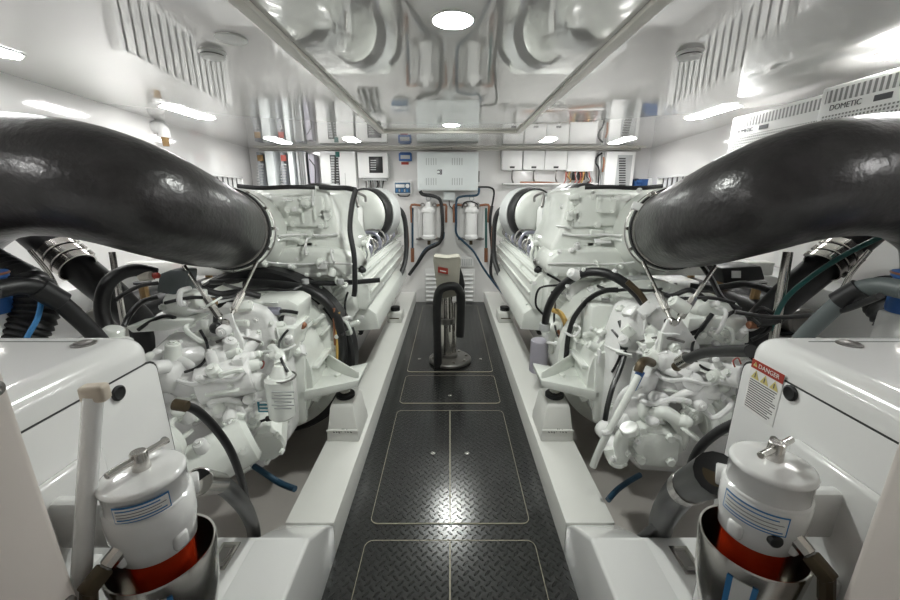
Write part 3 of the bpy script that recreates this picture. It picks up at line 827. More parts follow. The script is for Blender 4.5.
# two white filters low on the bulkhead
def wall_filter(cx, nm):
    t = wthing('wall_filter', cx - 10, 196, cx + 10, 245, f'white canister filter on the back wall, {nm} of the aisle centre', 'filter', 'pair of canister filters on the back wall')
    c = wpt(cx, 240, .14); top = wpt(cx, 205, .14); h = top.z - c.z
    mb = MB('white'); mb.lathe([(0, 0), (.06, 0), (.085, .02), (.088, h * .12), (.075, h * .16), (.075, h * .78), (.092, h * .80), (.092, h * .88), (.07, h * .95), (0, h)], c, (0, 0, 1), 'white', 24); mb.build('canister', t)
    mb = MB('white'); mb.b2(c.x - .03, c.x + .03, YB - .20, YB - .001, c.z + h * .82, c.z + h * 1.08, 'white', .01); hd = mb.build('head', t)
    mb = MB('white'); mb.torus((c.x, YB - .14, c.z + h * 1.18), (0, 1, 0), .028, .007, 'lgrey'); mb.build('lifting_ring', hd)
    for s in (-1, 1):
        mb = MB('dsteel'); mb.torus((c.x + s * .075, YB - .16, c.z + h * 1.0), (0, 1, 0), .022, .009, 'dsteel'); mb.build('wing_nut', hd)
        mb = MB('white'); mb.b2(c.x + s * .09, c.x + s * .15, YB - .04, YB - .001, c.z - .02, c.z + h, 'gel', .006); mb.build('bracket', t)
        mb = MB('bronze'); mb.cyl((c.x + s * .05, YB - .12, c.z + .01), (c.x + s * .17, YB - .12, c.z + .01), .013, m='dsteel'); mb.cyl((c.x + s * .12, YB - .12, c.z - .005), (c.x + s * .12, YB - .12, c.z + .03), .02, m='dsteel'); mb.build('valve', t)
    mb = MB('copper')
    for s in (-1, 1):
        mb.tube([(c.x + s * .1, YB - .1, c.z + h * .98), (c.x + s * .22, YB - .1, c.z + h), (c.x + s * .225, YB - .1, c.z + h * .8), (c.x + s * .225, YB - .1, c.z + h * .5)], .016, 'copper', 10, 3)
    mb.build('copper_pipe', t)
    mb = MB('bronze'); mb.cyl((c.x, YB - .14, c.z), (c.x, YB - .14, c.z - .06), .022, m='bronze', seg=8); mb.build('drain', t)
wall_filter(429, 'left'); wall_filter(471, 'right')
hose('wall_hose', [wpt(420, 191, .2), wpt(423, 194.5, .2), wpt(433, 196, .2), wpt(440, 200, .2), wpt(442, 212, .2), wpt(442.5, 232, .2), wpt(439, 243, .2), wpt(427, 250, .2), wpt(417, 264, .2), wpt(409, 275, .2)], .022, 'black hose looping from the central cabinet down past the left wall filter', m='rubber2')
hose('wall_hose', [wpt(444, 232, .17), wpt(442, 240, .17), wpt(430, 246, .17), wpt(423, 252, .17), wpt(414, 268, .17), wpt(410, 272, .17)], .012, 'thin dark blue hose beside the black hose under the left wall filter', m='blueh')
hose('wall_hose', [wpt(479, 188, .2), wpt(477, 195, .2), wpt(462, 196.5, .2), wpt(456.5, 201, .2), wpt(456, 222, .2), wpt(456.5, 234, .2), wpt(464, 242, .2), wpt(474, 252, .2), wpt(484, 269, .25), wpt(498, 288, .3), wpt(512, 304, .5)], .014, 'dark blue hose curving from the central cabinet under the right wall filter', m='blueh')
for (x, nm, mm) in ((412.5, 'left', 'blueh'), (486, 'right', 'teal')):
    t = wthing('fuel_pipe', x - 2, 205, x + 2, 262, f'dark upright pipe with copper ends at the {nm} of the wall filters', 'pipe')
    MB(mm).cyl(wpt(x, 208, .10), wpt(x, 248, .10), .014, m=mm).build('pipe', t)
    MB('copper').cyl(wpt(x, 248, .10), wpt(x, 262, .10), .024, m='copper', seg=8).build('coupling', t)
hose('wall_hose', [wpt(492, 206, .2), wpt(490, 222, .2), wpt(492, 250, .2), wpt(491, 275, .22), wpt(500, 290, .3)], .020, 'black hose bundle at the right edge of the wall filters', m='rubber2')
hose('wall_cable', [wpt(478, 187, .12), wpt(490, 187.5, .14), wpt(494, 192, .14), wpt(492, 206, .12)], .012, 'black cable from the latch side of the central cabinet to the right', 'cable', m='black')
hose('wall_cable', [wpt(462, 208, .2), wpt(464, 203, .2), wpt(470, 201.5, .2), wpt(477, 204, .2), wpt(478, 209, .18)], .008, 'black cable arched over the right wall filter', 'cable', m='black')
hose('wall_cable', [wpt(449, 200, .06), wpt(450, 206, .08), wpt(455, 210, .1), wpt(457, 206, .12)], .007, 'thin black cable under the small junction box', 'cable', m='black')
# louvred vent below the filters
t = wthing('louvre_vent', 424, 268, 477, 303, 'white louvred vent low in the middle of the back wall', 'vent')
mb = MB('gel'); wbox(mb, 424.5, 269, 474.5, 302.5, .02, 'gel', .006); mb.build('frame', t)
for i in range(7):
    for (a, b) in ((426, 437), (463, 473)):
        z = wpt(430, 274.5 + i * 4.2, .02).z; xa = wpt(a, 280, .03).x; xb = wpt(b, 280, .03).x
        mb = MB('gel'); mb.box(((xa + xb) / 2, YB - .03, z), (xb - xa, .035, .006), 'gel', .001, 1, Matrix.Rotation(.7, 3, 'X')); mb.build('slat', t)
t = wthing('perforated_cover', 456, 258, 474, 268, 'small perforated white cover on the back wall above the louvred vent', 'cover')
mb = MB('gel'); wbox(mb, 456, 257, 474, 267, .03, 'gel', .006); mb.build('body', t)
for i in range(7):
    mb = MB('lgrey'); wbox(mb, 458 + i * 2.1, 259, 459.1 + i * 2.1, 265.5, .032, 'lgrey', 0, back=.028); mb.build('perforation_row', t, smooth=False)
for i, (x, y, nm) in enumerate(((451.5, 147, 'above the central cabinet'), (260.5, 146, 'above the leftmost unit'), (640, 147, 'above the blue valve block'))):
    t = thing('sprinkler_nozzle', wpt(x, y, .1), f'tiny black nozzle at the cornice {nm}', 'nozzle')
    MB('black').sph(wpt(x, y, .1), .018, 'black').build('nozzle', t)
    MB('white').cyl(wpt(x, y, .1), wpt(x, y, .001), .010, m='white').build('stem', t)

# ------------------------------------------------------------------ side wall fittings
for s, nm in ((-1, 'left'), (1, 'right')):
    # air intake louvre on the hull side
    ya, yb_, zt, zb = 2.95, 4.75, 1.645, 1.18
    t = thing('air_intake_louvre', (s * wallx(4), 4, zb), f'white slatted air intake along the {nm} hull side above the engine', 'vent')
    sl = .125
    def wq(y, off): return s * (wallx(y) - off)
    mb = MB('gel')
    for (za, zz) in ((zt - .012, zt + .012), (zb - .012, zb + .012)):
        mb.prism([(wq(ya, .0), ya, za), (wq(yb_, 0), yb_, za), (wq(yb_, .06), yb_, za), (wq(ya, .06), ya, za)], (0, 0, zz - za), 'gel', .003)
    for y in (ya, yb_): mb.prism([(wq(y - .015, .0), y - .015, zb), (wq(y + .015, 0), y + .015, zb), (wq(y + .015, .06), y + .015, zb), (wq(y - .015, .06), y - .015, zb)], (0, 0, zt - zb), 'gel', .003)
    mb.build('frame', t)
    mb = MB('lgrey'); mb.prism([(wq(ya, .001), ya, zb), (wq(yb_, .001), yb_, zb), (wq(yb_, .006), yb_, zb), (wq(ya, .006), ya, zb)], (0, 0, zt - zb), 'slot'); mb.build('backing', t, smooth=False)
    n = 15
    for i in range(n):
        y = ya + .05 + (yb_ - ya - .1) * i / (n - 1)
        mb = MB('gel'); mb.prism([(wq(y - .052, .030), y - .052, zb), (wq(y + .052, .02), y + .052, zb), (wq(y + .052, .026), y + .052, zb), (wq(y - .052, .036), y - .052, zb)], (0, 0, zt - zb), 'gel'); mb.build('slat', t, smooth=False)
# chiller boxes on the right hull side
def chiller(y0, y1, x, z0, z1, label, txt, ty):
    t = thing('chiller_box', (x + .1, (y0 + y1) / 2, z0), label, 'box', None)
    mb = MB('white'); mb.b2(x, x + .22, y0, y1, z0, z1, 'white', .01, 3); mb.build('body', t)
    mb = MB('perf'); mb.b2(x - .003, x, y0 + .03, y1 - .03, z0 + .03, z0 + (z1 - z0) * .62, 'perf'); mb.build('perforated_panel', t, smooth=False)
    mb = MB('slats'); mb.b2(x - .003, x, y0 + .03, y1 - .03, z1 - .075, z1 - .02, 'slats'); mb.build('slotted_panel', t, smooth=False)
    lt = text(txt, 'lettering', .034, 'ltxt', (x - .002, ty, z1 - .10), RX, t, .0006, 'LEFT')
    mb = MB('ltxt'); mb.b2(x - .003, x, ty - .27, ty - .20, z1 - .112, z1 - .088, 'ltxt'); mb.build('badge', t, smooth=False)
chiller(2.12, 2.86, 1.93, 1.62, 1.955, 'white perforated box under the ceiling by the right hull side, farther one', 'DOMETIC', 2.80)
chiller(1.36, 2.06, 1.80, 1.60, 1.945, 'white perforated box under the ceiling by the right hull side, nearer one', 'DOMETIC', 2.0)
# pipe nozzle on the left hull side
w = atd(122, 126, 3.1); e = atd(163, 127, 3.0)
t = thing('pipe_nozzle', w, 'white elbow pipe with a brass nozzle high on the left hull side', 'pipe')
w2 = Vector((-wallx(w.y) + .002, w.y, w.z)); bz = e.z
mb = MB('white'); mb.tube([w2, Vector((e.x - .07, e.y, bz)), Vector((e.x - .02, e.y, bz - .003)), Vector((e.x, e.y, bz - .03)), Vector((e.x, e.y, bz - .075))], .042, 'white', 16, 5); mb.build('elbow', t)
MB('brass').cyl((e.x, e.y, bz - .07), (e.x, e.y, bz - .14), .028, .022, 'brass', 12).build('nozzle', t)
for f in (.3, .55): MB('white').torus(w2.lerp(Vector((e.x - .07, e.y, bz)), f), (1, 0, 0), .034, .012, 'white').build('collar', t)

# ------------------------------------------------------------------ stanchion with canvas cover in the aisle
SY = atz(450, 361, 0).y
t = thing('hoist_stanchion', (0, SY, 0), 'upright steel stanchion with beige canvas cover and red label standing on the walkway', 'stanchion')
mb = MB('dsteel'); mb.lathe([(0, .004), (.175, .004), (.19, .012), (.19, .03), (.18, .04), (.10, .045), (.07, .05), (.07, .075), (.05, .08), (0, .08)], (0, SY, 0), (0, 0, 1), 'dsteel', 40); bp = mb.build('base_flange', t)
for i in range(8):
    a = 2 * PI * i / 8 + .2; MB('steel').bolt((.15 * math.cos(a), SY + .15 * math.sin(a), .04), (0, 0, 1), .013, .014, 'steel').build('bolt', bp)
MB('steel').cyl((-.03, SY, .07), (-.03, SY, .62), .055, .05, 'steel', 28).build('post', t)
MB('dsteel').cyl((.035, SY + .02, .07), (.035, SY + .02, .55), .022, m='steel').build('rail', t)
MB('dsteel').lathe([(.057, 0), (.07, .005), (.07, .05), (.057, .055)], (-.03, SY, .36), (0, 0, 1), 'dsteel', 28).build('collar', t)
pp = lambda px, py, dy=0: at(px, py, SY + dy)
mb = MB('rubber2'); mb.tube([pp(438, 366, -.14), pp(437, 330, -.14), pp(437, 305, -.14), pp(439.5, 291, -.14), pp(447, 286.5, -.14), pp(456, 287, -.14), pp(461, 294, -.12)], .036, 'rubber2', 16); mb.build('hose', t)
mb = MB('black'); mb.tube([pp(460.5, 291, -.12), pp(461, 310, -.10), pp(460, 336, -.08)], .038, 'rubber2', 16); mb.build('grip_sleeve', t)
mb = MB('canvas')
a = [pp(437, 262), pp(464, 262), pp(462, 296), pp(438, 296)]
mb.prism([pp(433, 259, -.08), pp(434, 256, -.08), pp(447, 257.5, -.1), pp(459, 256, -.08), pp(461, 259, -.08), pp(458, 296, -.06), pp(438, 300, -.06)], (0, .15, 0), 'canvas', .012, 3)
cv = mb.build('canvas_cover', t)
mb = MB('red'); mb.prism([pp(438, 267, -.105), pp(448, 269, -.105), pp(448, 274.5, -.105), pp(438, 272.5, -.105)], (0, .03, 0), 'red'); mb.build('red_tag', cv, smooth=False)
mb = MB('lyel'); mb.prism([pp(440, 270, -.107), pp(446, 271.3, -.107), pp(446, 272.3, -.107), pp(440, 271, -.107)], (0, .01, 0), 'label'); mb.build('tag_line', cv, smooth=False)
mb = MB('black'); mb.prism([pp(458, 261, .0), pp(463, 275, .0), pp(465, 285, .0), pp(463, 300, .0), pp(458, 305, .0)], (0, .06, 0), 'black', .008); mb.build('side_flap', t)
MB('white').cyl((-.115, SY + .45, .004), (-.115, SY + .45, .10), .022, m='white').build('foot_peg', t)

# ------------------------------------------------------------------ main engines
class EB:
    """mesh builder that takes right-hand pixel coordinates and mirrors them for the left engine"""
    def __init__(self, s, root, m='paint'):
        self.s = s; self.root = root; self.mb = MB(m); self.m = m
    def p(self, px, py, Y): return at(450 + self.s * (px - 450), py, Y)
    def d(self, P): return (P - Vector((0, 0, CAM_H))).dot(Vector((0, CT, -ST)))
    def r(self, rp, P): return rp * self.d(P) / FPX
    def v(self, dx, dy, dz): return Vector((dx * self.s, dy, dz))
    def P(self, pts, Y0, Y1, bev=.012, m=None, tilt=(0, 0)):
        q = [self.p(a, b, Y0) for a, b in pts]
        self.mb.prism(q, self.v(tilt[0], Y1 - Y0, tilt[1]), m or self.m, bev); return self
    def C(self, px, py, Y, dv, L, rp, m=None, rp2=None, seg=24, ch=.004, bolts=0, dome=0):
        c = self.p(px, py, Y); a = self.v(*dv).normalized(); r = self.r(rp, c); r2 = r if rp2 is None else self.r(rp2, c)
        self.mb.cyl(c, c + a * L, r, r2, m or self.m, seg, ch)
        if bolts: self.mb.ring(c - a * .002, -a, r * .8, bolts, max(.007, r * .09), .008, m or self.m)
        if dome: self.mb.lathe([(r * .6, 0), (r * .5, dome * .7), (0, dome)], c, -a, m or self.m, seg)
        return self
    def T(self, pts, rp, m=None, seg=10, n=6):
        q = [self.p(*a) for a in pts]; self.mb.tube(q, self.r(rp, q[len(q) // 2]), m or self.m, seg, n); return self
    def S(self, px, py, Y, rp, sc=(1, 1, 1), m=None):
        c = self.p(px, py, Y); self.mb.sph(c, self.r(rp, c), m or self.m, sc); return self
    def B(self, px, py, Y, rp=1.6, m=None):
        c = self.p(px, py, Y); r = self.r(rp, c); self.mb.bolt(c, (0, -1, .15), r, r * .9, m or self.m); return self
    def Bs(self, pts, Y, rp=1.6, m=None):
        for a, b in pts: self.B(a, b, Y, rp, m)
        return self
    def box(self, px, py, Y, sx, sy, sz, bev=.008, m=None, rz=0, rx=0, ry=0):
        R = Matrix.Rotation(rz * self.s, 3, 'Z') @ Matrix.Rotation(ry * self.s, 3, 'Y') @ Matrix.Rotation(rx, 3, 'X')
        self.mb.box(self.p(px, py, Y), (sx, sy, sz), m or self.m, bev, 2, R); return self
    def done(self, name, parent=None, label=None, **k):
        o = self.mb.build(name, parent or self.root, **k)
        if label: o['label'] = label
        return o

def engine(s):
    nm = 'left' if s < 0 else 'right'
    root = thing('marine_engine', (s * 1.15, 3.1, -.16), f'large white-painted marine diesel engine with gearbox on the {nm} of the walkway', 'engine')
    E = lambda m='paint': EB(s, root, m)
    rnd = random.Random(11 if s > 0 else 23)
    # ---- block and sump
    e = E('cast')
    e.mb.b2(s * .76, s * 1.62, 2.38, 4.45, .30, .92, 'cast', .04, 3)
    e.mb.b2(s * .86, s * 1.52, 2.42, 4.35, .0, .34, 'cast', .05, 3)
    for i in range(6):
        y = 2.55 + i * .32
        e.mb.b2(s * .735, s * .77, y, y + .16, .38, .70, 'cast', .015)
        e.mb.bolt((s * .74, y + .24, .6), (-s, 0, 0), .016, .02, 'cast')
    block = e.done('engine_block')
    for i in range(5):   # service covers along the inboard side
        e = E('cast'); y = 2.62 + i * .36
        e.mb.cyl((s * .74, y + .1, .50), (s * .70, y + .1, .50), .075, m='cast', ch=.006); e.mb.ring((s * .70, y + .1, .50), (-s, 0, 0), .062, 6, .008, .008, 'cast')
        e.done('service_cover', block)
    # ---- long ribbed valve cover, facing the aisle
    e = E()
    q = [(.545, .74), (.555, .86), (.60, .93), (.73, .985), (.84, .97), (.86, .86), (.70, .70), (.58, .68)]
    e.mb.prism([(s * a, 2.55, b) for a, b in q], (0, 2.0, 0), 'paint', .014, 2)
    vc = e.done('valve_cover')
    for k, (a, b) in enumerate(((.548, .80), (.556, .875), (.588, .922), (.64, .953), (.70, .978))):
        e = E(); e.mb.b2(s * (a - .012), s * (a + .012), 2.57, 4.53, b - .008, b + .012, 'paint', .004); e.done('cover_rib', vc)
    for i in range(7):
        e = E(); y = 2.62 + i * .31; e.mb.bolt((s * .66, y, .962), (-s * .35, 0, 1), .014, .022, 'paint'); e.done('cover_bolt', vc)
    e = E()
    e.mb.prism([(s * .50, 2.60, .52), (s * .52, 2.60, .64), (s * .60, 2.60, .70), (s * .78, 2.60, .72), (s * .78, 2.60, .50)], (0, 1.85, 0), 'paint', .015)
    e.done('side_cover')
    # near-end cap of the vee: finned cover and pads
    e = E()
    e.P([(548, 283), (560, 268), (598, 268), (603, 300), (590, 330), (556, 330), (545, 315)], 2.42, 2.6, .012)
    cap = e.done('end_cover')
    for i in range(7):
        e = E(); e.T([(548 + i * 4, 296 - i * 3.0, 2.41), (558 + i * 4, 306 - i * 3.0, 2.41)], 1.0); e.done('fin', cap)
    # ---- exhaust/turbo housing
    e = E()
    e.P([(571, 190), (580, 187.5), (640, 188), (650, 200), (652, 245), (640, 268), (604, 270), (556, 262), (550, 248), (563, 226)], 2.36, 2.95, .03)
    e.P([(578, 196), (632, 194), (634, 226), (572, 228)], 2.34, 2.40, .012)
    e.P([(600, 232), (636, 230), (636, 262), (606, 264)], 2.33, 2.42, .012)
    th = e.done('turbo_housing', angle=.9)
    e = E()
    c = (exL if s < 0 else exR); ep = exLp if s < 0 else exRp; ea = exLa if s < 0 else exRa
    e.mb.lathe([(.188, .0), (.205, .0), (.205, .035), (.218, .035), (.218, .065), (.20, .075), (.20, .16), (.25, .26), (.25, .42), (0, .42)], ep - ea * .004 + ea * .0, ea, 'paint', 44)
    e.done('exhaust_elbow', th, angle=.9)
    for k in range(12):
        x, y, a = frame_of(ea); t = 2 * PI * k / 12
        e = E(); e.mb.bolt(ep + ea * .036 + (x * math.cos(t) + y * math.sin(t)) * .211, -ea, .009, .012, 'steel'); e.done('elbow_bolt', th)
    e = E(); e.mb.b2(s * .80, s * 1.30, 2.55, 3.05, 1.40, 1.49, 'paint', .02); tc_ = e.done('top_cover')
    for i in range(4):
        e = E('cast'); y = 3.62 + i * .17; e.mb.cyl((s * .86, y, 1.40), (s * 1.45, y, 1.40), .045 - .008 * (i % 2), m='cast', ch=.006); e.mb.cyl((s * .92, y, 1.40), (s * .94, y, 1.40), .06, m='cast'); e.mb.cyl((s * 1.2, y, 1.40), (s * 1.22, y, 1.40), .06, m='cast'); e.done('cross_pipe')
    for i in range(8):
        e = E('dsteel'); x0_ = .72 + .07 * i; e.mb.tube([(s * x0_, 3.10, 1.36), (s * (x0_ + .03), 3.2, 1.46), (s * (x0_ - .01), 3.32, 1.44), (s * (x0_ + .02), 3.48, 1.40)], .011, ['dsteel', 'lgrey', 'black'][i % 3], 8); e.done('engine_line')
    e = E('cast'); e.mb.b2(s * .80, s * 1.5, 3.05, 4.45, .9, 1.36, 'cast', .04); e.done('vee_casting')
    # raised rim strap with black gasket line
    e = E('rubber2'); e.mb.lathe([(.194, -.03), (.209, -.028), (.213, -.004), (.194, -.002)], ep - ea * .0, ea, 'rubber2', 48); e.done('black_sealing_ring', th)
    e = E('dsteel'); e.mb.torus(ep + ea * .07, ea, .217, .006, 'dsteel', 48); e.done('clamp_ring', th)
    # details across the housing face
    e = E()
    e.C(590, 252, 2.36, (0, 1, 0), .05, 10, bolts=6).S(590, 252, 2.35, 6, (1, .5, 1))
    e.done('round_cover', th)
    e = E(); e.box(606, 205, 2.33, .10, .05, .09).Bs([(600, 199), (612, 199), (600, 211), (612, 211)], 2.30, 1.4); e.done('inspection_cover', th)
    e = E(); e.T([(636, 250, 2.2), (622, 240, 2.25), (612, 238, 2.3), (600, 240, 2.32)], 2.6); e.done('drain_pipe', th)
    e = E(); e.C(575, 215, 2.34, (0, 1, 0), .04, 6, bolts=4); e.done('round_cover', th)
    for i in range(9):
        e = E(); x = 562 + rnd.random() * 76; y = 196 + rnd.random() * 66
        if i % 3: e.B(x, y, 2.335, rnd.uniform(1.6, 3))
        else: e.box(x, y, 2.33, rnd.uniform(.03, .08), .04, rnd.uniform(.03, .06))
        e.done('boss', th)
    # long horizontal dome under the housing (charge air cooler end)
    e = E()
    e.P([(548, 258), (560, 250), (600, 247), (646, 250), (648, 272), (640, 280), (552, 278), (546, 270)], 2.28, 2.62, .03)
    ca = e.done('air_cooler', angle=.9)
    for i in range(8): e = E(); e.B(556 + i * 12.5, 275, 2.275, 1.5); e.done('cooler_bolt', ca)
    e = E(); e.C(555, 240, 2.75, (0, 0, 1), .035, 20, ch=.01); e.C(555, 236, 2.75, (0, 0, 1), .02, 8); cc = e.done('thermostat_cap')
    e = E(); e.T([(534, 244, 2.8), (545, 241, 2.7), (575, 240, 2.6), (602, 242, 2.5)], 4.0); e.done('coolant_pipe')
    e = E(); e.C(583, 243, 2.6, (0, 1, 0), .07, 8, bolts=4); e.done('valve_body')
    # ---- two drum air filters with black bands
    for (px, py, Y, R, tiltx) in ((535, 214, 3.70, .235, .40), (585, 213, 3.12, .225, .35)):
        ax = Vector((-s * tiltx, 1, -.02)).normalized(); c0 = at(450 + s * (px - 450), py, Y)
        m = MB('paint'); m.lathe([(0, -.07), (R * .5, -.06), (R * .82, -.035), (R * .93, 0), (R * .93, .05)], c0, ax, 'paint', 40)
        fo = m.build('air_filter', root, angle=.9)
        MB('rubber2').lathe([(R * .93, .0), (R * 1.0, .0), (R * 1.02, .015), (R * 1.02, .10), (R * .99, .115), (R * .93, .115)], c0, ax, 'rubber2', 40).build('rubber_band', fo)
        MB('lgrey').lathe([(R * .93, .11), (R * 1.03, .112), (R * 1.04, .25), (R * .99, .27), (R * .4, .28)], c0, ax, 'lgrey', 40).build('filter_drum', fo)
        x, y, a = frame_of(ax)
        m = MB('paint'); m.cyl(c0 - a * .085, c0 - a * .06, .018, m='paint'); m.build('wing_nut', fo)
    # ---- grey injection / intake cluster in the vee
    e = E('alu')
    for i in range(6):
        y = 3.0 + i * .24
        e.mb.b2(s * .63, s * .82, y, y + .15, .97, 1.05, 'alu', .015)
    ic = e.done('intake_manifold')
    for i in range(12):
        e = E('alu'); y = 2.9 + i * .135
        e.mb.tube([(s * .66, y, .98), (s * .60, y + .03, 1.04), (s * .65, y + .05, 1.10 + .03 * (i % 2)), (s * .78, y + .04, 1.13), (s * .9, y + .02, 1.06)], .010 + .004 * (i % 3 == 0), ['alu', 'steel', 'dsteel'][i % 3], 8); e.done('injection_line', ic)
    e = E('black'); e.mb.tube([(s * .70, 2.95, 1.03), (s * .66, 3.4, 1.05), (s * .67, 3.9, 1.05), (s * .72, 4.3, 1.06)], .016, 'black'); e.done('wiring_loom', ic)
    # white bracket pipes by the vee end
    for i in range(7):
        e = E(); x = 533 + i * 3.4
        e.T([(x - 3, 236 + (i % 3) * 3, 2.9), (x, 246 + (i % 2) * 4, 2.75), (x - 2 + i % 3, 256, 2.7), (x + 3, 268, 2.65)], 1.5 + .5 * (i % 2), m='paint'); e.done('fuel_line')
    e = E('black'); e.S(541, 270, 2.62, 6, (1.2, .6, .8), m='black').C(536, 262, 2.64, (.3, -1, .4), .05, 3.6, m='dsteel').C(546, 268, 2.58, (-.3, -1, .2), .04, 3.2, m='bronze'); e.done('sensor')
    # front gear case at the far end, seen past the filters
    e = E(); e.mb.b2(s * .62, s * 1.55, 4.5, 4.62, .35, 1.35, 'paint', .04); e.mb.cyl((s * .66, 4.45, 1.12), (s * .66, 4.62, 1.12), .16, m='paint', ch=.02); e.done('gear_case')
    # ---- bell housing
    cx, cz = s * 1.13, .50
    e = E()
    e.mb.lathe([(.40, -.30), (.40, -.05), (.475, -.035), (.485, -.03), (.485, .03), (.47, .04), (.47, .26), (0, .26), (0, -.30), (.40, -.30)], (cx, 2.16, cz), (0, 1, 0), 'paint', 64)
    e.mb.ring((cx, 2.125, cz), (0, -1, 0), .452, 24, .010, .012, 'paint')
    bh = e.done('bell_housing')
    for i in range(9):
        t = -PI * .1 + i * PI * 1.2 / 8; d = Vector((math.cos(t), 0, math.sin(t)))
        e = E(); R = Matrix.Rotation(-t, 3, 'Y')
        e.mb.box(Vector((cx, 2.0, cz)) + d * .405, (.06, .24, .022), 'paint', .006, 2, R); e.done('rib', bh)
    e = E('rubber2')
    if s < 0: e.mb.lathe([(.487, 0), (.53, 0), (.545, .02), (.545, .12), (.487, .13)], (cx, 2.17, cz), (0, 1, 0), 'rubber2', 64)  # black ring added to fill the dark gap round the bell housing
    if s < 0: e.done('dark_gap_ring', bh)
    # ---- gearbox: stacked castings stepping towards the viewer
    e = E('cast')
    q = [(-.36, .22), (-.30, .42), (-.10, .47), (.10, .47), (.30, .40), (.38, .20), (.40, -.1), (.32, -.36), (.1, -.48), (-.14, -.46), (-.34, -.25)]
    e.mb.prism([(cx + s * a * .92, 1.72, cz + b) for a, b in q], (0, .22, 0), 'cast', .03, 3)
    e.mb.prism([(cx + s * a * .66 + s * .06, 1.60, cz + b * .66 - .04) for a, b in q], (0, .16, 0), 'cast', .03, 3)
    gb = e.done('gearbox', angle=.8)
    for i in range(10):
        t = 2 * PI * i / 10 + .2
        e = E(); e.mb.bolt((cx + .33 * math.cos(t), 1.715, cz + .36 * math.sin(t)), (0, -1, 0), .014, .016, 'paint'); e.done('gearbox_bolt', gb)
    # ---- mounting arm (open triangular casting) and its plate
    e = E()
    q = [(540, 376), (546, 372), (580, 352), (598, 356), (602, 372), (600, 398), (596, 400), (542, 386)]
    e.P([(541, 380), (600, 392), (602, 400), (598, 402), (542, 387)], 1.84, 2.06, .005)
    e.mb.prism([e.p(541, 380, 1.86), e.p(600, 396, 1.86), e.p(604, 372, 2.14), e.p(562, 362, 2.10)], (0, 0, -.018), 'paint', .004)
    e.mb.prism([e.p(541, 372, 1.86), e.p(541, 386, 1.86), e.p(577, 362, 2.12), e.p(577, 350, 2.12)], (s * .02, 0.01, 0), 'paint', .004)
    e.mb.prism([e.p(572, 352, 2.12), e.p(572, 364, 2.12), e.p(604, 378, 2.14), e.p(604, 354, 2.14)], (0, .02, 0), 'paint', .004)
    arm = e.done('mounting_arm', bh)
    e = E(); e.P([(596, 356), (606, 352), (607, 416), (600, 424), (594, 422)], 1.84, 1.88, .005, tilt=(.0, 0)); e.done('mounting_plate', bh)
    e = E(); e.C(562, 377, 1.95, (0, 0, 1), .022, 3.4, seg=6).C(586, 372, 2.0, (0, 0, 1), .022, 3.4, seg=6); e.B(572, 364, 2.1, 2).B(592, 368, 2.12, 2); e.done('arm_bolt', arm)
    # ---- lumps of cast housings in front of the gearbox
    def cluster(name, items, parent=gb, m='cast'):
        for it in items:
            e = E(m); k = it[0]
            getattr(e, k)(*it[1:-1], **it[-1]) if isinstance(it[-1], dict) else getattr(e, k)(*it[1:])
            e.done(name, parent, angle=.8)
    if s > 0:
        # pump with flange low in front
        e = E(); e.C(657, 449, 1.42, (.15, 1, .35), .20, 27, seg=8, ch=.012); e.P([(640, 436), (668, 434), (680, 444), (678, 462), (662, 469), (642, 464), (635, 450)], 1.39, 1.42, .006)
        pu = e.done('sea_water_pump', gb)
        for (a, b) in ((640, 440), (672, 440), (642, 462), (672, 464)):
            e = E(); e.C(a, b, 1.37, (0, 1, 0), .04, 4.6, seg=8, ch=.003); e.done('pump_bolt', pu)
        e = E(); e.T([(650, 418, 1.46), (662, 412, 1.42), (676, 420, 1.40), (682, 434, 1.42), (678, 446, 1.44)], 7.2, seg=16); e.T([(642, 404, 1.5), (648, 416, 1.46), (664, 416, 1.42)], 7.5, seg=16); e.done('elbow_pipe', gb)
        e = E(); e.T([(644, 436, 1.42), (626, 434, 1.42), (621, 444, 1.42), (622, 456, 1.42), (614, 458, 1.44), (610, 448, 1.46)], 7, seg=16)
        e.C(631, 432, 1.40, (-.3, 0, .5), .03, 9).C(617, 460, 1.42, (0, 0, -1), .02, 8); e.done('elbow_pipe', gb)
        e = E(); e.C(700, 418, 1.46, (1, -.15, .25), .26, 19, ch=.02).C(702, 418, 1.45, (1, -.15, .25), .03, 21, ch=.004); e.done('oil_cooler', gb)
        e = E(); e.C(690, 408, 1.46, (.25, -1, -.3), .05, 15, seg=8, ch=.01).Bs([(683, 401), (697, 405), (684, 415), (696, 418)], 1.40, 2); e.done('flange', gb)
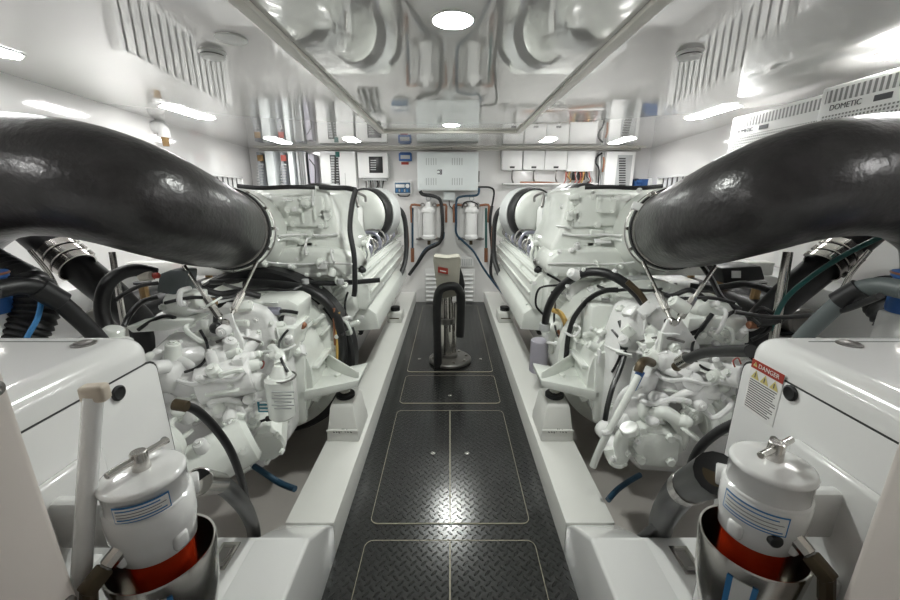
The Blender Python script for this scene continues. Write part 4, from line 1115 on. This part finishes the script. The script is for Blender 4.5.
        cluster('casting', [
            ('C', 640, 395, 1.58, (0, -.2, 1), .14, 12), ('S', 634, 410, 1.52, 14, (1, .8, 1)), ('C', 622, 418, 1.54, (.3, -1, .2), .06, 11),
            ('S', 668, 386, 1.55, 17, (1, 1, .8)), ('C', 655, 398, 1.50, (0, -1, .3), .06, 8), ('box', 700, 388, 1.5, .22, .16, .12, .03, None, .3, .2),
            ('C', 714, 372, 1.45, (.6, -1, .2), .10, 11), ('C', 690, 380, 1.5, (-.5, -1, .4), .10, 9), ('S', 728, 388, 1.5, 15, (1.1, 1, .9)),
            ('T', [(660, 366, 1.55), (680, 374, 1.48), (700, 366, 1.46), (722, 372, 1.45)], 5), ('T', [(672, 400, 1.45), (690, 392, 1.42), (716, 396, 1.42), (738, 388, 1.45)], 4.2),
            ('C', 745, 392, 1.4, (-.2, -1, .3), .08, 9), ('box', 674, 352, 1.6, .2, .2, .08, .02, None, 0, .2), ('C', 610, 440, 1.56, (0, -1, 0), .10, 9),
            ('T', [(612, 425, 1.55), (618, 405, 1.52), (626, 392, 1.5), (640, 384, 1.5)], 4), ('C', 603, 428, 1.62, (.1, -1, .1), .06, 9), ('S', 715, 410, 1.55, 20, (1, 1, .8))])
        # upper white boxes
        e = E(); e.P([(690, 318), (746, 318), (750, 326), (750, 344), (692, 346), (686, 336)], 1.62, 1.86, .012); e.P([(698, 306), (706, 302), (740, 303), (744, 312), (744, 320), (694, 322)], 1.66, 1.86, .02)
        ub = e.done('electronics_box', gb)
        for (a, b) in ((704, 336), (727, 334), (742, 338)): e = E(); e.C(a, b, 1.60, (0, 1, 0), .03, 4); e.done('cover_boss', ub)
        e = E('black'); e.T([(712, 314, 1.63), (706, 322, 1.62), (700, 330, 1.61), (690, 334, 1.62)], 2.4, m='black'); e.done('cable', ub)
        e = E(); e.P([(628, 302), (662, 302), (668, 326), (634, 328), (628, 318)], 1.9, 2.1, .006); e.P([(632, 330), (668, 330), (668, 346), (634, 344)], 1.86, 2.1, .006); e.done('relay_box', gb)
        e = E('viol'); e.P([(632, 279), (656, 278), (658, 296), (636, 298)], 2.15, 2.25, .006, 'lgrey'); e.done('grey_box', gb)
        e = E(); e.P([(592, 306), (626, 304), (628, 338), (626, 352), (590, 350)], 1.96, 2.15, .015); e.done('casting', gb)
        e = E(); e.P([(548, 330), (556, 322), (572, 322), (570, 350), (548, 356)], 2.3, 2.5, .02); e.C(540, 340, 2.35, (0, 0, -1), .22, 9, m='viol'); e.done('starter_motor')
        for (q, r_) in (([(655, 290, 1.8), (670, 296, 1.75), (690, 290, 1.7), (706, 300, 1.68)], 2.6), ([(700, 262, 1.9), (712, 280, 1.8), (722, 298, 1.7), (740, 310, 1.65)], 2.8), ([(752, 316, 1.62), (762, 308, 1.6), (775, 318, 1.58), (766, 332, 1.56), (752, 340, 1.56)], 2.2), ([(690, 286, 1.9), (715, 288, 1.85), (745, 284, 1.8), (770, 290, 1.75)], 3.4)):
            e = E('black'); e.T(q, r_, m='black'); e.done('cable')
        e = E('black'); e.P([(722, 268), (762, 266), (766, 280), (724, 284)], 1.9, 2.05, .01, 'black'); e.P([(732, 271), (741, 271), (741, 278), (732, 278)], 1.895, 1.9, 0, 'label'); e.done('black_module')
        e = E('copper'); e.C(748, 325, 1.58, (1, 0, 0), .04, 4, m='copper').C(754, 322, 1.58, (1, 0, .1), .10, 6, m='black'); e.done('plug')
        # hoses and pipes of this engine
        e = E('rubber2'); e.T([(545, 324, 2.25), (549, 306, 2.15), (562, 286, 2.05), (585, 273, 1.95), (608, 274, 1.88), (630, 287, 1.82), (646, 306, 1.78), (655, 325, 1.76)], 4.6, m='rubber2', seg=16); h = e.done('arched_hose')
        e = E('copper'); e.T([(627, 281.5, 1.80), (640, 294, 1.775), (648, 307, 1.75), (652, 318, 1.74)], 3.0, m='bronze', seg=12); e.done('heat_sleeve', h)
        e = E('steel'); e.C(655, 324, 1.76, (.1, -.1, -1), .06, 6, m='steel'); e.done('hose_end', h)
        e = E('lgrey'); e.C(545, 323, 2.25, (0, 0, -1), .05, 5.4, m='lgrey'); e.done('hose_end', h)
        e = E('rubber2'); e.T([(566, 358, 2.1), (568, 338, 2.1), (574, 318, 2.08), (588, 300, 2.05), (604, 291, 2.0), (618, 290, 1.98)], 2.6, m='rubber2'); e.done('arched_hose')
        e = E('yellow'); e.T([(553, 310, 2.3), (561, 314, 2.26), (566, 326, 2.22), (565, 345, 2.2), (563, 360, 2.2)], 2.8, m='yellow'); e.done('yellow_cable_sleeve')
        e = E('orange'); e.T([(558, 330, 2.25), (561, 345, 2.22), (560, 362, 2.2)], 1.4, m='copper'); e.done('orange_cable')
        e = E('rubber2'); e.T([(620, 321, 1.80), (624, 335, 1.75), (625, 352, 1.70), (619, 372, 1.64), (613, 386, 1.6), (608, 404, 1.56), (605, 420, 1.55)], 2.6, m='black'); e.done('black_hose')
        e = E(); e.T([(638, 376, 1.45), (630, 392, 1.42), (616, 418, 1.40), (602, 444, 1.4), (593, 466, 1.42)], 3.6, seg=14, n=2); pp_ = e.done('white_pipe')
        e = E('blue'); e.T([(636, 381, 1.445), (632, 389, 1.44), (628, 391, 1.44)][:2] + [(641, 371, 1.46)][::-1], 4.1, m='blue', n=1); e.done('blue_sleeve', pp_)
        e = E('bronze'); e.T([(638, 372, 1.455), (641, 364, 1.47), (646, 361, 1.5), (652, 363, 1.54)], 4.4, m='bronze', seg=14); e.done('bronze_elbow', pp_)
        e = E(); e.C(652, 362, 1.56, (1, .1, 0), .10, 7); e.C(664, 366, 1.54, (1, 0, -.4), .08, 8); e.done('union', gb)
        e = E('black'); e.T([(672, 312, 1.75), (664, 300, 1.8), (659, 306, 1.78), (666, 322, 1.72), (673, 334, 1.70)], 2.2, m='black'); e.done('cable_loop')
        e = E('blueh'); e.T([(640, 475, 1.5), (628, 482, 1.45), (617, 490, 1.4), (608, 500, 1.35)], 2.8, m='blueh'); e.done('blue_drain_hose')
        e = E('lred'); e.T([(735, 367, 1.3), (733, 361, 1.3), (738, 358, 1.3), (741, 364, 1.3)], .7, m='lred'); e.done('red_wire')
        e = E('black'); e.T([(547, 274, 2.3), (562, 284, 2.3), (540, 288, 2.32), (536, 305, 2.35), (545, 316, 2.35)], 1.1, m='black'); e.done('thin_cable')
    else:
        # left engine: canister filter, pumps, studs
        e = E(); e.C(617, 417, 1.44, (0, 0, 1), .19, 12.5, ch=.012, seg=28); of = e.done('oil_filter', gb)
        e = E(); e.C(619, 376, 1.45, (0, 0, 1), .05, 11, rp2=6); e.T([(620, 366, 1.46), (621, 356, 1.52), (628, 349, 1.64)], 6); e.done('filter_head', of)
        e = E('steel'); a = e.p(618, 377, 1.45); e.mb.torus(a + Vector((0, 0, 0)), (0, 0, 1), e.r(13, a), .004, 'dsteel'); e.done('retaining_ring', of)
        for i in range(6):
            e = E('lgrey'); e.box(617, 392 + i * 3.3, 1.382, .09 - .02 * (i % 2), .004, .004, 0, 'lgrey'); e.done('print_line', of, smooth=False)
        e = E('sticker'); e.box(635, 407, 1.47, .06, .004, .048, 0, 'sticker'); st = e.done('blue_sticker', gb)
        for i in range(3): e = E('label'); e.box(635, 403 + i * 3.5, 1.466, .045, .003, .006, 0, 'label'); e.done('print_line', st, smooth=False)
        e = E(); e.C(634, 449, 1.46, (.35, 1, .2), .16, 19, seg=10, ch=.012); pu = e.done('pump', gb)
        for k in range(5):
            t = 2 * PI * k / 5 + .3; e = E(); e.C(634 + 15 * math.cos(t), 449 + 15 * math.sin(t), 1.45, (0, 1, 0), .03, 2.6, seg=6); e.done('pump_bolt', pu)
        e = E(); e.C(712, 474, 1.22, (-.9, .7, .30), .24, 25, ch=.02, seg=32); e.C(668, 452, 1.36, (-.9, .7, .30), .035, 25, seg=12); e.done('oil_cooler', gb)
        e = E(); e.C(722, 438, 1.2, (.5, -1, -.1), .2, 22, ch=.03); e.done('cylinder_end', gb)
        cluster('casting', [
            ('C', 700, 386, 1.42, (-.8, .3, .1), .20, 20), ('S', 706, 382, 1.46, 20, (1.2, 1, .8)), ('S', 672, 400, 1.46, 17, (1, .9, 1)),
            ('C', 664, 412, 1.47, (-.1, -1, .1), .06, 16), ('T', [(640, 358, 1.62), (655, 362, 1.55), (672, 372, 1.48), (676, 392, 1.45)], 6),
            ('T', [(652, 330, 1.7), (656, 346, 1.64), (672, 358, 1.55), (690, 372, 1.5)], 3), ('C', 660, 378, 1.5, (-.9, -.3, 0), .12, 9),
            ('C', 700, 406, 1.4, (.2, -1, 0), .08, 10), ('C', 682, 398, 1.42, (0, -1, 0), .05, 5), ('C', 676, 408, 1.42, (0, -1, 0), .05, 5), ('C', 690, 410, 1.42, (0, -1, 0), .05, 5),
            ('T', [(735, 358, 1.45), (715, 362, 1.45), (700, 372, 1.45), (684, 384, 1.45)], 5), ('box', 700, 352, 1.55, .34, .2, .10, .03, None, 0, .25), ('box', 735, 372, 1.45, .2, .15, .12, .03, None, .2, .1),
            ('C', 732, 366, 1.38, (.3, -1, .3), .06, 7), ('S', 646, 432, 1.5, 12, (1.2, 1, .8)), ('C', 650, 395, 1.48, (-.3, -1, 0), .05, 5), ('box', 672, 345, 1.65, .25, .2, .06, .015, None, 0, .2)])
        # top plate with three round studs
        e = E(); e.P([(604, 328), (655, 328), (662, 338), (656, 362), (612, 362)], 1.74, 1.95, .012); pl = e.done('valve_block', gb)
        for a in (613, 628, 642): e = E(); e.C(a, 343, 1.72, (0, 1, 0), .03, 5.2).C(a, 343, 1.715, (0, 1, 0), .01, 2.4, m='steel'); e.done('stud', pl)
        e = E(); e.P([(602, 305), (612, 300), (650, 301), (656, 309), (654, 327), (604, 327)], 1.80, 2.0, .012); tb = e.done('control_valve', gb)
        e = E('black'); e.T([(602, 313, 1.79), (616, 311, 1.78), (634, 313, 1.78), (655, 310, 1.79)], 1.8, m='black'); e.C(618, 320, 1.78, (0, 1, 0), .03, 4, m='black'); e.done('black_plug', tb)
        e = E('viol'); e.C(640, 311, 1.785, (-1, 0, 0), .1, 4, m='alu'); e.done('solenoid', tb)
        e = E('copper'); e.C(598, 326.5, 1.83, (0, 1, 0), .03, 3.2, m='copper'); e.done('orange_plug', gb)
        e = E('lred'); e.T([(643, 368, 1.6), (640, 362, 1.6), (636, 362, 1.6), (638, 368, 1.6), (644, 366, 1.6)], .8, m='lred'); e.done('red_wire')
        e = E('black'); e.T([(678, 416, 1.45), (662, 418, 1.45), (650, 424, 1.46), (630, 418, 1.5)], 1.3, m='black'); e.C(634, 419, 1.49, (-1, 0, .2), .05, 2.8, m='black'); e.done('thin_cable')
        e = E('blueh'); e.T([(646, 466, 1.45), (634, 474, 1.42), (620, 483, 1.4), (605, 489, 1.36)], 3.0, m='blueh'); e.done('blue_drain_hose')
        e = E('rubber2'); e.T([(558, 362, 2.12), (558, 340, 2.12), (566, 312, 2.12), (586, 293, 2.12), (615, 286, 2.12), (655, 284, 2.12)], 5.0, m='rubber2', seg=14); e.done('arched_hose')
        e = E('yellow'); e.T([(562, 312, 2.12), (563, 330, 2.11), (562, 350, 2.11), (562, 362, 2.11)], 2.2, m='yellow'); e.done('yellow_cable_sleeve')
        e = E('lred'); e.T([(566, 308, 2.1), (566, 322, 2.1), (565, 345, 2.1)], 1.2, m='copper'); e.done('orange_cable')
        e = E('rubber2'); e.T([(792, 332, 1.40), (798, 310, 1.42), (794, 287, 1.45), (780, 274, 1.48), (762, 270, 1.52), (744, 274, 1.56)], 6.5, m='rubber2', seg=16); ah = e.done('arched_hose')
        e = E('copper'); e.T([(799, 318, 1.405), (799, 304, 1.415), (795, 289, 1.44), (786, 278, 1.46)], 2.0, m='bronze'); e.done('worn_edge', ah)
        e = E(); e.C(786, 328, 1.38, (.3, 0, -1), .10, 9, ch=.006).C(780, 338, 1.36, (.2, -.2, -1), .05, 11, seg=8); e.done('hose_collar', ah)
        for (q, r_) in (([(742, 283, 1.6), (760, 286, 1.55), (776, 294, 1.5), (784, 300, 1.46)], 2.0), ([(742, 297, 1.6), (758, 302, 1.56), (770, 314, 1.5), (776, 326, 1.46)], 2.6), ([(700, 288, 1.7), (680, 294, 1.75), (660, 292, 1.8), (640, 296, 1.85)], 3.2), ([(700, 300, 1.7), (684, 306, 1.72), (664, 302, 1.76), (645, 306, 1.8)], 2.4)):  # inner runs are black filler added to darken the gap behind
            e = E('black'); e.T(q, r_, m='black'); e.done('cable')
        e = E('brass'); e.C(760, 277, 1.52, (-1, 0, .1), .05, 4.5, m='canvas').C(748, 276, 1.53, (-1, 0, .1), .03, 3, m='red'); e.done('coupling', ah)
        # outboard: grey motor on a white box and its bracket shelf
        e = E(); e.P([(706, 294), (734, 293), (738, 300), (738, 314), (716, 318), (704, 314)], 1.60, 1.70, .008); wb = e.done('actuator_box', gb)
        e = E('grey'); e.P([(712, 271), (730, 270), (741, 274), (744, 292), (726, 296), (714, 291)], 1.60, 1.67, .008, 'grey'); e.done('grey_cover', wb)
        e = E(); e.P([(704, 320), (740, 320), (775, 327), (768, 333), (736, 331), (706, 324)], 1.55, 1.66, .006); e.P([(692, 320), (700, 320), (702, 345), (694, 345)], 1.55, 1.57, .003); e.done('bracket', gb)
        e = E('black'); e.T([(688, 303, 1.6), (684, 312, 1.58), (684, 326, 1.56)], 3.0, m='black'); e.C(686, 302, 1.62, (0, -1, 0), .03, 4.6, m='brass'); e.S(684, 328, 1.55, 6, m='black'); e.done('float_switch', gb)
        e = E('black'); e.T([(544, 189, 2.3), (548, 205, 2.28), (550, 230, 2.25), (546, 255, 2.22), (545, 285, 2.2), (546, 296, 2.2)], 2.6, m='rubber2'); e.T([(580, 187, 2.35), (566, 188, 2.33), (554, 188, 2.31), (544, 190, 2.3)], 2.6, m='rubber2'); e.done('black_hose')
        e = E('dsteel'); e.T([(520, 280, 2.3), (560, 283, 2.25), (600, 282.5, 2.2), (650, 281, 2.15), (690, 282, 2.1)], 2.6, m='black'); hh = e.done('black_pipe')
        for a in (560, 595, 630, 662): e = E('lgrey'); e.C(a, 279, 2.19, (0, 0, -1), .03, 3.6, m='lgrey'); e.done('pipe_clip', hh)
    # engine-top hose running along the housing to the back
    e = E('rubber2'); e.T([(585, 187.5, 2.3), (610, 187, 2.25), (640, 188, 2.2), (662, 186, 2.2)], 2.2, m='rubber2'); e.done('top_hose')
    # V struts from the exhaust clamp to the gearbox with a triangle plate
    for (a, b) in (((643, 262, 1.86), (672, 322, 1.56)), ((716, 266, 1.62), (676, 324, 1.56))):
        e = E('steel'); P0, P1 = e.p(*a), e.p(*b); e.mb.cyl(P0, P1, .0085, m='steel', seg=12); mid = P0.lerp(P1, .55); d = (P1 - P0).normalized(); e.mb.cyl(mid, mid + d * .10, .016, m='steel', seg=8); e.done('strut')
    e = E(); e.P([(668, 320), (682, 320), (700, 346), (699, 366), (658, 366), (656, 344)], 1.56, 1.575, .003, 'cast'); e.C(675, 323, 1.545, (0, 1, 0), .04, 4, m='steel'); e.done('strut_plate')
    e = E('lgrey'); e.mb.b2(s * 1.18, s * 1.95, 2.28, 2.36, .98, 1.06, 'bed', .01); e.done('cross_rail')
    # small castings, bolts, lines and pads standing on the visible faces
    from mathutils.bvhtree import BVHTree
    V = []; F = []
    def gather(o):
        for ch in [c for c in bpy.data.objects if c.parent == o]:
            if ch.type == 'MESH':
                mm = ch.data; b = len(V); loc = Vector(ch.location)
                V.extend([v.co.copy() for v in mm.vertices]); F.extend([[b + i for i in p.vertices] for p in mm.polygons])
            gather(ch)
    gather(root)
    tree = BVHTree.FromPolygons(V, F)
    O = Vector((0, 0, CAM_H))
    def hit(px, py):
        d = ray(450 + s * (px - 450), py).normalized()
        l, n, i, ds = tree.ray_cast(O, d)
        if l is None: return None
        if n.dot(d) > 0: n = -n
        return l, n
    def drape(pts, r, m, name='cable', off=1.0, parent=None, seg=7, n=4):
        P = []
        for a, b in catmull([Vector((a, b, 0)) for a, b in pts], 3) and [(v.x, v.y) for v in catmull([Vector((a, b, 0)) for a, b in pts], 3)]:
            h = hit(a, b)
            if h: P.append(h[0] - (h[0] - O).normalized() * (r * off + .006))
        # keep the run free of jumps between near and far surfaces
        for _ in range(3):
            P = [P[0]] + [P[i] if i < 1 else (P[i - 1] + P[i] * 2 + P[min(i + 1, len(P) - 1)]) / 4 for i in range(1, len(P) - 1)] + [P[-1]] if len(P) > 2 else P
        if len(P) < 3: return None
        e = E(m); e.mb.tube(P, r, m, seg, n); return e.done(name, parent)
    def stick(px, py, kind):
        h = hit(px, py)
        if not h or h[0].y > 3.4: return
        l, nrm = h; x, y, a = frame_of(nrm); dd = (l - O).length
        e = E('cast' if rnd.random() < .5 else 'paint'); mt_ = e.m
        if kind == 'bolt':
            r = rnd.uniform(.007, .012); e.mb.bolt(l, nrm, r, r * 1.1, mt_); nme = 'bolt'
        elif kind == 'boss':
            r = rnd.uniform(.014, .032); L = rnd.uniform(.02, .055)
            e.mb.cyl(l - nrm * .02, l + nrm * L, r, r * .85, mt_, 18, .004); e.mb.bolt(l + nrm * L, nrm, r * .4, r * .35, mt_); nme = 'boss'
        elif kind == 'pad':
            R3 = Matrix((x, y, a)).transposed() @ Matrix.Rotation(rnd.choice((0, .3, -.3, .8)), 3, 'Z')
            sx_, sy_ = rnd.uniform(.03, .085), rnd.uniform(.025, .06); hh = rnd.uniform(.02, .045)
            e.mb.box(l, (sx_, sy_, hh), mt_, .005, 2, R3)
            for q in ((-1, -1), (1, 1)): e.mb.bolt(l + R3 @ Vector((q[0] * sx_ * .34, q[1] * sy_ * .34, hh / 2)), nrm, .005, .006, mt_)
            nme = 'cast_pad'
        elif kind == 'rib':
            t = rnd.choice((x, y)); L = rnd.uniform(.06, .14)
            R3 = Matrix((t, a.cross(t), a)).transposed(); e.mb.box(l, (L, .010, .035), mt_, .003, 2, R3); nme = 'rib'
        elif kind == 'pipe':
            t = (x * rnd.uniform(-1, 1) + y * rnd.uniform(-1, 1)).normalized(); L = rnd.uniform(.05, .10); r = rnd.uniform(.006, .012)
            e.mb.tube([l - nrm * .01, l + nrm * .035, l + nrm * .045 + t * L * .5, l + nrm * .035 + t * L, l + t * L - nrm * .02], r, mt_, 8, 5)
            e.mb.cyl(l, l + nrm * .018, r * 1.6, m=mt_, seg=6); nme = 'small_pipe'
        else:
            e.mb.sph(l, rnd.uniform(.018, .036), mt_, (1, 1, .8)); nme = 'cast_lump'
        return e.done(nme, gb if l.y < 2.1 else None, angle=.7)
    zones = [((562, 640), (190, 270), 16, ('bolt', 'boss', 'pad', 'rib', 'bolt')), ((552, 648), (250, 285), 8, ('bolt', 'boss', 'pipe')),
             ((548, 600), (285, 350), 10, ('bolt', 'boss', 'rib', 'pipe', 'pad')), ((590, 690), (300, 360), 26, ('bolt', 'boss', 'pad', 'rib')),
             ((640, 750), (345, 430), 34, ('bolt', 'bolt', 'boss', 'boss', 'pad', 'lump', 'rib', 'pipe')), ((600, 700), (420, 465), 5, ('bolt', 'boss')),
             ((690, 750), (300, 345), 8, ('bolt', 'bolt', 'pipe') if s < 0 else ('bolt', 'boss', 'pipe')), ((494, 545), (240, 320), 6, ('bolt', 'bolt'))]
    for (xa, xb), (ya, yb), n_, kinds in zones:
        for i in range(n_):
            stick(rnd.uniform(xa, xb), rnd.uniform(ya, yb), rnd.choice(kinds))
    drape([(562, 234), (580, 236), (600, 234), (622, 236)], .008, 'cast', 'small_pipe')
    drape([(548, 264), (575, 263), (606, 265), (634, 262)], .006, 'cast', 'small_pipe')
    drape([(605, 345), (618, 352), (632, 350), (650, 356), (668, 352)], .007, 'cast', 'small_pipe')
    drape([(612, 330), (622, 342), (620, 358), (612, 372)], .006, 'black', 'cable')  # black draped runs here and below are added to read as dark crevices
    drape([(655, 372), (668, 382), (690, 378), (705, 386), (722, 380)], .010, 'cast', 'small_pipe')
    drape([(640, 400), (655, 406), (668, 398), (690, 402)], .012, 'cast', 'small_pipe')
    drape([(700, 330), (690, 348), (698, 366), (715, 372)], .006, 'black', 'cable')
    drape([(552, 292), (556, 305), (553, 320), (558, 336)], .007, 'black', 'cable')
    drape([(598, 286), (612, 292), (630, 288), (652, 292), (676, 284)], .009, 'black', 'cable')
    drape([(655, 292), (680, 300), (705, 296), (735, 303)], .008, 'rubber2', 'cable')
    drape([(725, 318), (738, 306), (752, 312), (762, 330)], .008, 'rubber2', 'cable')
    drape([(640, 342), (660, 336), (684, 342)], .006, 'dsteel', 'cable')
    # far small details
    e = E('black'); e.T([(505, 206, 4.3), (497, 214, 4.3), (494, 232, 4.3), (495, 262, 4.2), (508, 290, 3.9), (528, 312, 3.4), (540, 332, 2.9)], 2.4, m='rubber2'); e.done('inboard_hose')
    e = E('copper'); e.T([(493, 226, 4.35), (492, 245, 4.35), (494, 262, 4.3)], 1.2, m='copper'); e.done('wire_bundle')
    return root
engine(-1); engine(1)

# engine mounts on the girders
for s, nm in ((-1, 'left'), (1, 'right')):
    for (yc, big, w) in ((1.95, True, 'near'), (3.95, False, 'far')):
        x = s * .585
        t = thing('engine_mount', (x, yc, .146), f'white tapered engine mount on the {nm} girder, {w} one', 'engine mount')
        if big:
            def sec(z, hx, hy): return [Vector((x - hx, yc - hy, z)), Vector((x + hx, yc - hy, z)), Vector((x + hx, yc + hy, z)), Vector((x - hx, yc + hy, z))]
            mb = MB('bed'); mb.loft([sec(.147, .088, .12), sec(.20, .086, .118), sec(.235, .078, .112), sec(.34, .064, .10), sec(.362, .056, .09)], 'bed', True, .006); mb.build('mount_body', t)
            mb = MB('dsteel'); mb.cyl((x, yc - .01, .362), (x, yc - .01, .385), .052, m='rubber2', ch=.004); mb.cyl((x, yc - .01, .385), (x, yc - .01, .40), .03, m='steel', ch=.003); mb.build('rubber_pad', t)
            rr = random.Random(4)
            mb = MB('ltxt'); 
            for k in range(7):
                a = x - .05 + k * .0155
                mb.box((a, yc - .1185, .213 + rr.uniform(-.004, .004)), (.005, .003, .022), 'ltxt', 0, 1, Matrix.Rotation(rr.uniform(-.7, .7), 3, 'Y'))
            mb.build('stencil_mark', t, smooth=False)
            mb = MB('bed'); mb.tube([(x - .085, yc - .118, .215), (x - .04, yc - .121, .218), (x + .04, yc - .121, .217), (x + .085, yc - .118, .214)], .006, 'bed', 6); mb.build('weld_bead', t)
        else:
            mb = MB('bed'); mb.b2(x - .08, x + .08, yc - .1, yc + .1, .147, .26, 'bed', .015); mb.build('mount_body', t)
            MB('rubber2').cyl((x, yc, .26), (x, yc, .30), .05, m='rubber2').build('rubber_pad', t)
            mb = MB('bronze'); mb.b2(x - .05, x + .05, yc - .103, yc - .1, .195, .205, 'bronze'); mb.build('weld_bead', t, smooth=False)

# ------------------------------------------------------------------ clutter under the exhaust hoses
for s, nm in ((-1, 'left'), (1, 'right')):
    X = lambda px: 450 + s * (px - 450)
    # corrugated hose with a coloured stripe
    mb = MB('rubber2')
    P = [atd(X(920), 262, 1.22), atd(X(893), 276, 1.22), atd(X(868), 292, 1.22), atd(X(868), 315, 1.20), atd(X(880), 338, 1.18), atd(X(895), 370, 1.16)] if s < 0 else [atd(X(880), 288, 1.3), atd(X(893), 310, 1.24), atd(X(912), 335, 1.2), atd(X(930), 375, 1.15)]
    r0 = .060
    mb.tube(P, r0, 'rubber2', 24, 14, rad=lambda t: r0 + .0045 * math.sin(t * 150))
    o = mb.build('corrugated_hose', angle=1.2); tag(o, f'thick ribbed black hose behind the {nm} generator enclosure', 'hose')
    st = MB('sticker' if s < 0 else 'teal')
    Q = catmull(P, 8); q2 = []
    for i in range(len(Q) // 3, len(Q) - 4):
        q2.append(Q[i] - (Q[i] - Vector((0, 0, CAM_H))).normalized() * (r0 + .004) + Vector((s * -.02, 0, .0)))
    st.tube(q2, .007, 'lblue' if s < 0 else 'label', 8, 1); b = st.build('stripe', o)
    # upright steel post and pipework
    t = hose('steel_post', [atd(X(788), 252, 1.62), atd(X(775), 330, 1.66), atd(X(768), 370, 1.7)], .012 if s < 0 else .018, f'bright steel post under the {nm} exhaust hose', 'post', m='steel', n=1)
    hose('drain_pipe', [atd(X(905), 290, 1.05), atd(X(880), 286, 1.1), atd(X(858), 290, 1.15), atd(X(838), 304, 1.2), atd(X(806), 334, 1.28), atd(X(792), 352, 1.32)], .0255, f'grey green pipe with a black joint sloping behind the {nm} generator enclosure' if s > 0 else 'grey black pipe sloping behind the left generator enclosure', 'pipe', m='grey' if s > 0 else 'rubber2',
         ends=[(atd(X(862), 288, 1.14), atd(X(838), 302, 1.19), .032, 'rubber2')])
    if s > 0:
        hose('striped_hose', [atd(892, 232, 1.40), atd(850, 252, 1.50), atd(812, 276, 1.58), atd(785, 300, 1.62), atd(770, 330, 1.66)], .010, 'dark green striped hose under the right exhaust hose', m='teal')
        hose('black_cable', [atd(880, 296, 1.02), atd(840, 311, 1.2), atd(805, 316, 1.4), atd(770, 317, 1.55), atd(735, 312, 1.6)], .009, 'thin black cable crossing behind the right generator enclosure', 'cable', m='black')
    # blue topped canister at the frame edge
    c = atd(X(906), 300, 1.12); c.x += s * .03
    t = thing('sea_strainer', (c.x, c.y, .98 - .2), f'sea strainer with blue body at the {nm} edge under the exhaust hose', 'strainer')
    mb = MB('blue'); mb.lathe([(0, 0), (.055, 0), (.058, .01), (.058, .10), (.065, .105), (.065, .12), (0, .125)], (c.x, c.y, c.z - .04), (0, 0, 1), 'blue', 32); mb.build('body', t)
    mb = MB('red'); mb.torus((c.x, c.y, c.z + .075), (0, 0, 1), .064, .004, 'copper'); mb.build('seal_ring', t)
    mb = MB('steel'); mb.tube([(c.x - s * .06, c.y - .02, c.z + .07), (c.x - s * .07, c.y - .02, c.z + .13), (c.x, c.y - .02, c.z + .16), (c.x + s * .06, c.y - .02, c.z + .13)], .008, 'steel'); mb.cyl((c.x, c.y, c.z + .08), (c.x, c.y, c.z + .17), .012, m='steel'); mb.build('yoke', t)
    mb = MB('gel'); mb.b2(c.x - .05, c.x + .05, c.y - .05, c.y + .05, .30, c.z - .04, 'gel', .01); mb.build('pedestal', t)
    hose('steel_stay', [atd(X(870), 250, 1.35), atd(X(852), 272, 1.4), atd(X(840), 292, 1.45), atd(X(820), 310, 1.5)], .008, f'thin steel stay rod below the band clamps on the {nm}', 'rod', m='steel')
    # pump and manifold added as dark filler for the shadowy side shelf
    t = thing('dark_filler_pump', (s * 1.9, 2.2, .72), f'added black pump shape darkening the {nm} side shelf below the exhaust hose', 'pump')
    MB('black').cyl((s * 1.82, 2.0, .82), (s * 1.82, 2.35, .82), .09, m='rubber2', ch=.01).build('motor', t)
    mb = MB('dsteel'); mb.cyl((s * 1.82, 1.88, .82), (s * 1.82, 2.0, .82), .07, m='dsteel', ch=.01); mb.build('pump_head', t)
    mb = MB('black'); mb.b2(s * 1.74, s * 1.9, 1.95, 2.4, .721, .74, 'black', .003); mb.build('base_plate', t)
    t = thing('dark_filler_manifold', (s * 1.35, 2.2, .9), f'added dark manifold filling the shadowy gap between the engine and the {nm} side shelf', 'manifold')
    mb = MB('rubber2'); mb.cyl((s * 1.62, 1.9, .86), (s * 1.62, 3.2, .86), .06, m='rubber2'); mb.build('main_pipe', t)
    for k in range(4):
        mb = MB('brass'); y = 1.98 + k * .28; mb.cyl((s * 1.62, y, .90), (s * 1.62, y, 1.0), .022, m='brass', seg=8); mb.cyl((s * 1.62, y, 1.0), (s * 1.62, y, 1.012), .04, m='lred' if k % 2 else 'black'); mb.build('valve', t)
    mb = MB('gel'); mb.b2(s * 1.58, s * 1.70, 1.9, 3.2, -.16, .80, 'gel', .01); mb.build('support', t)
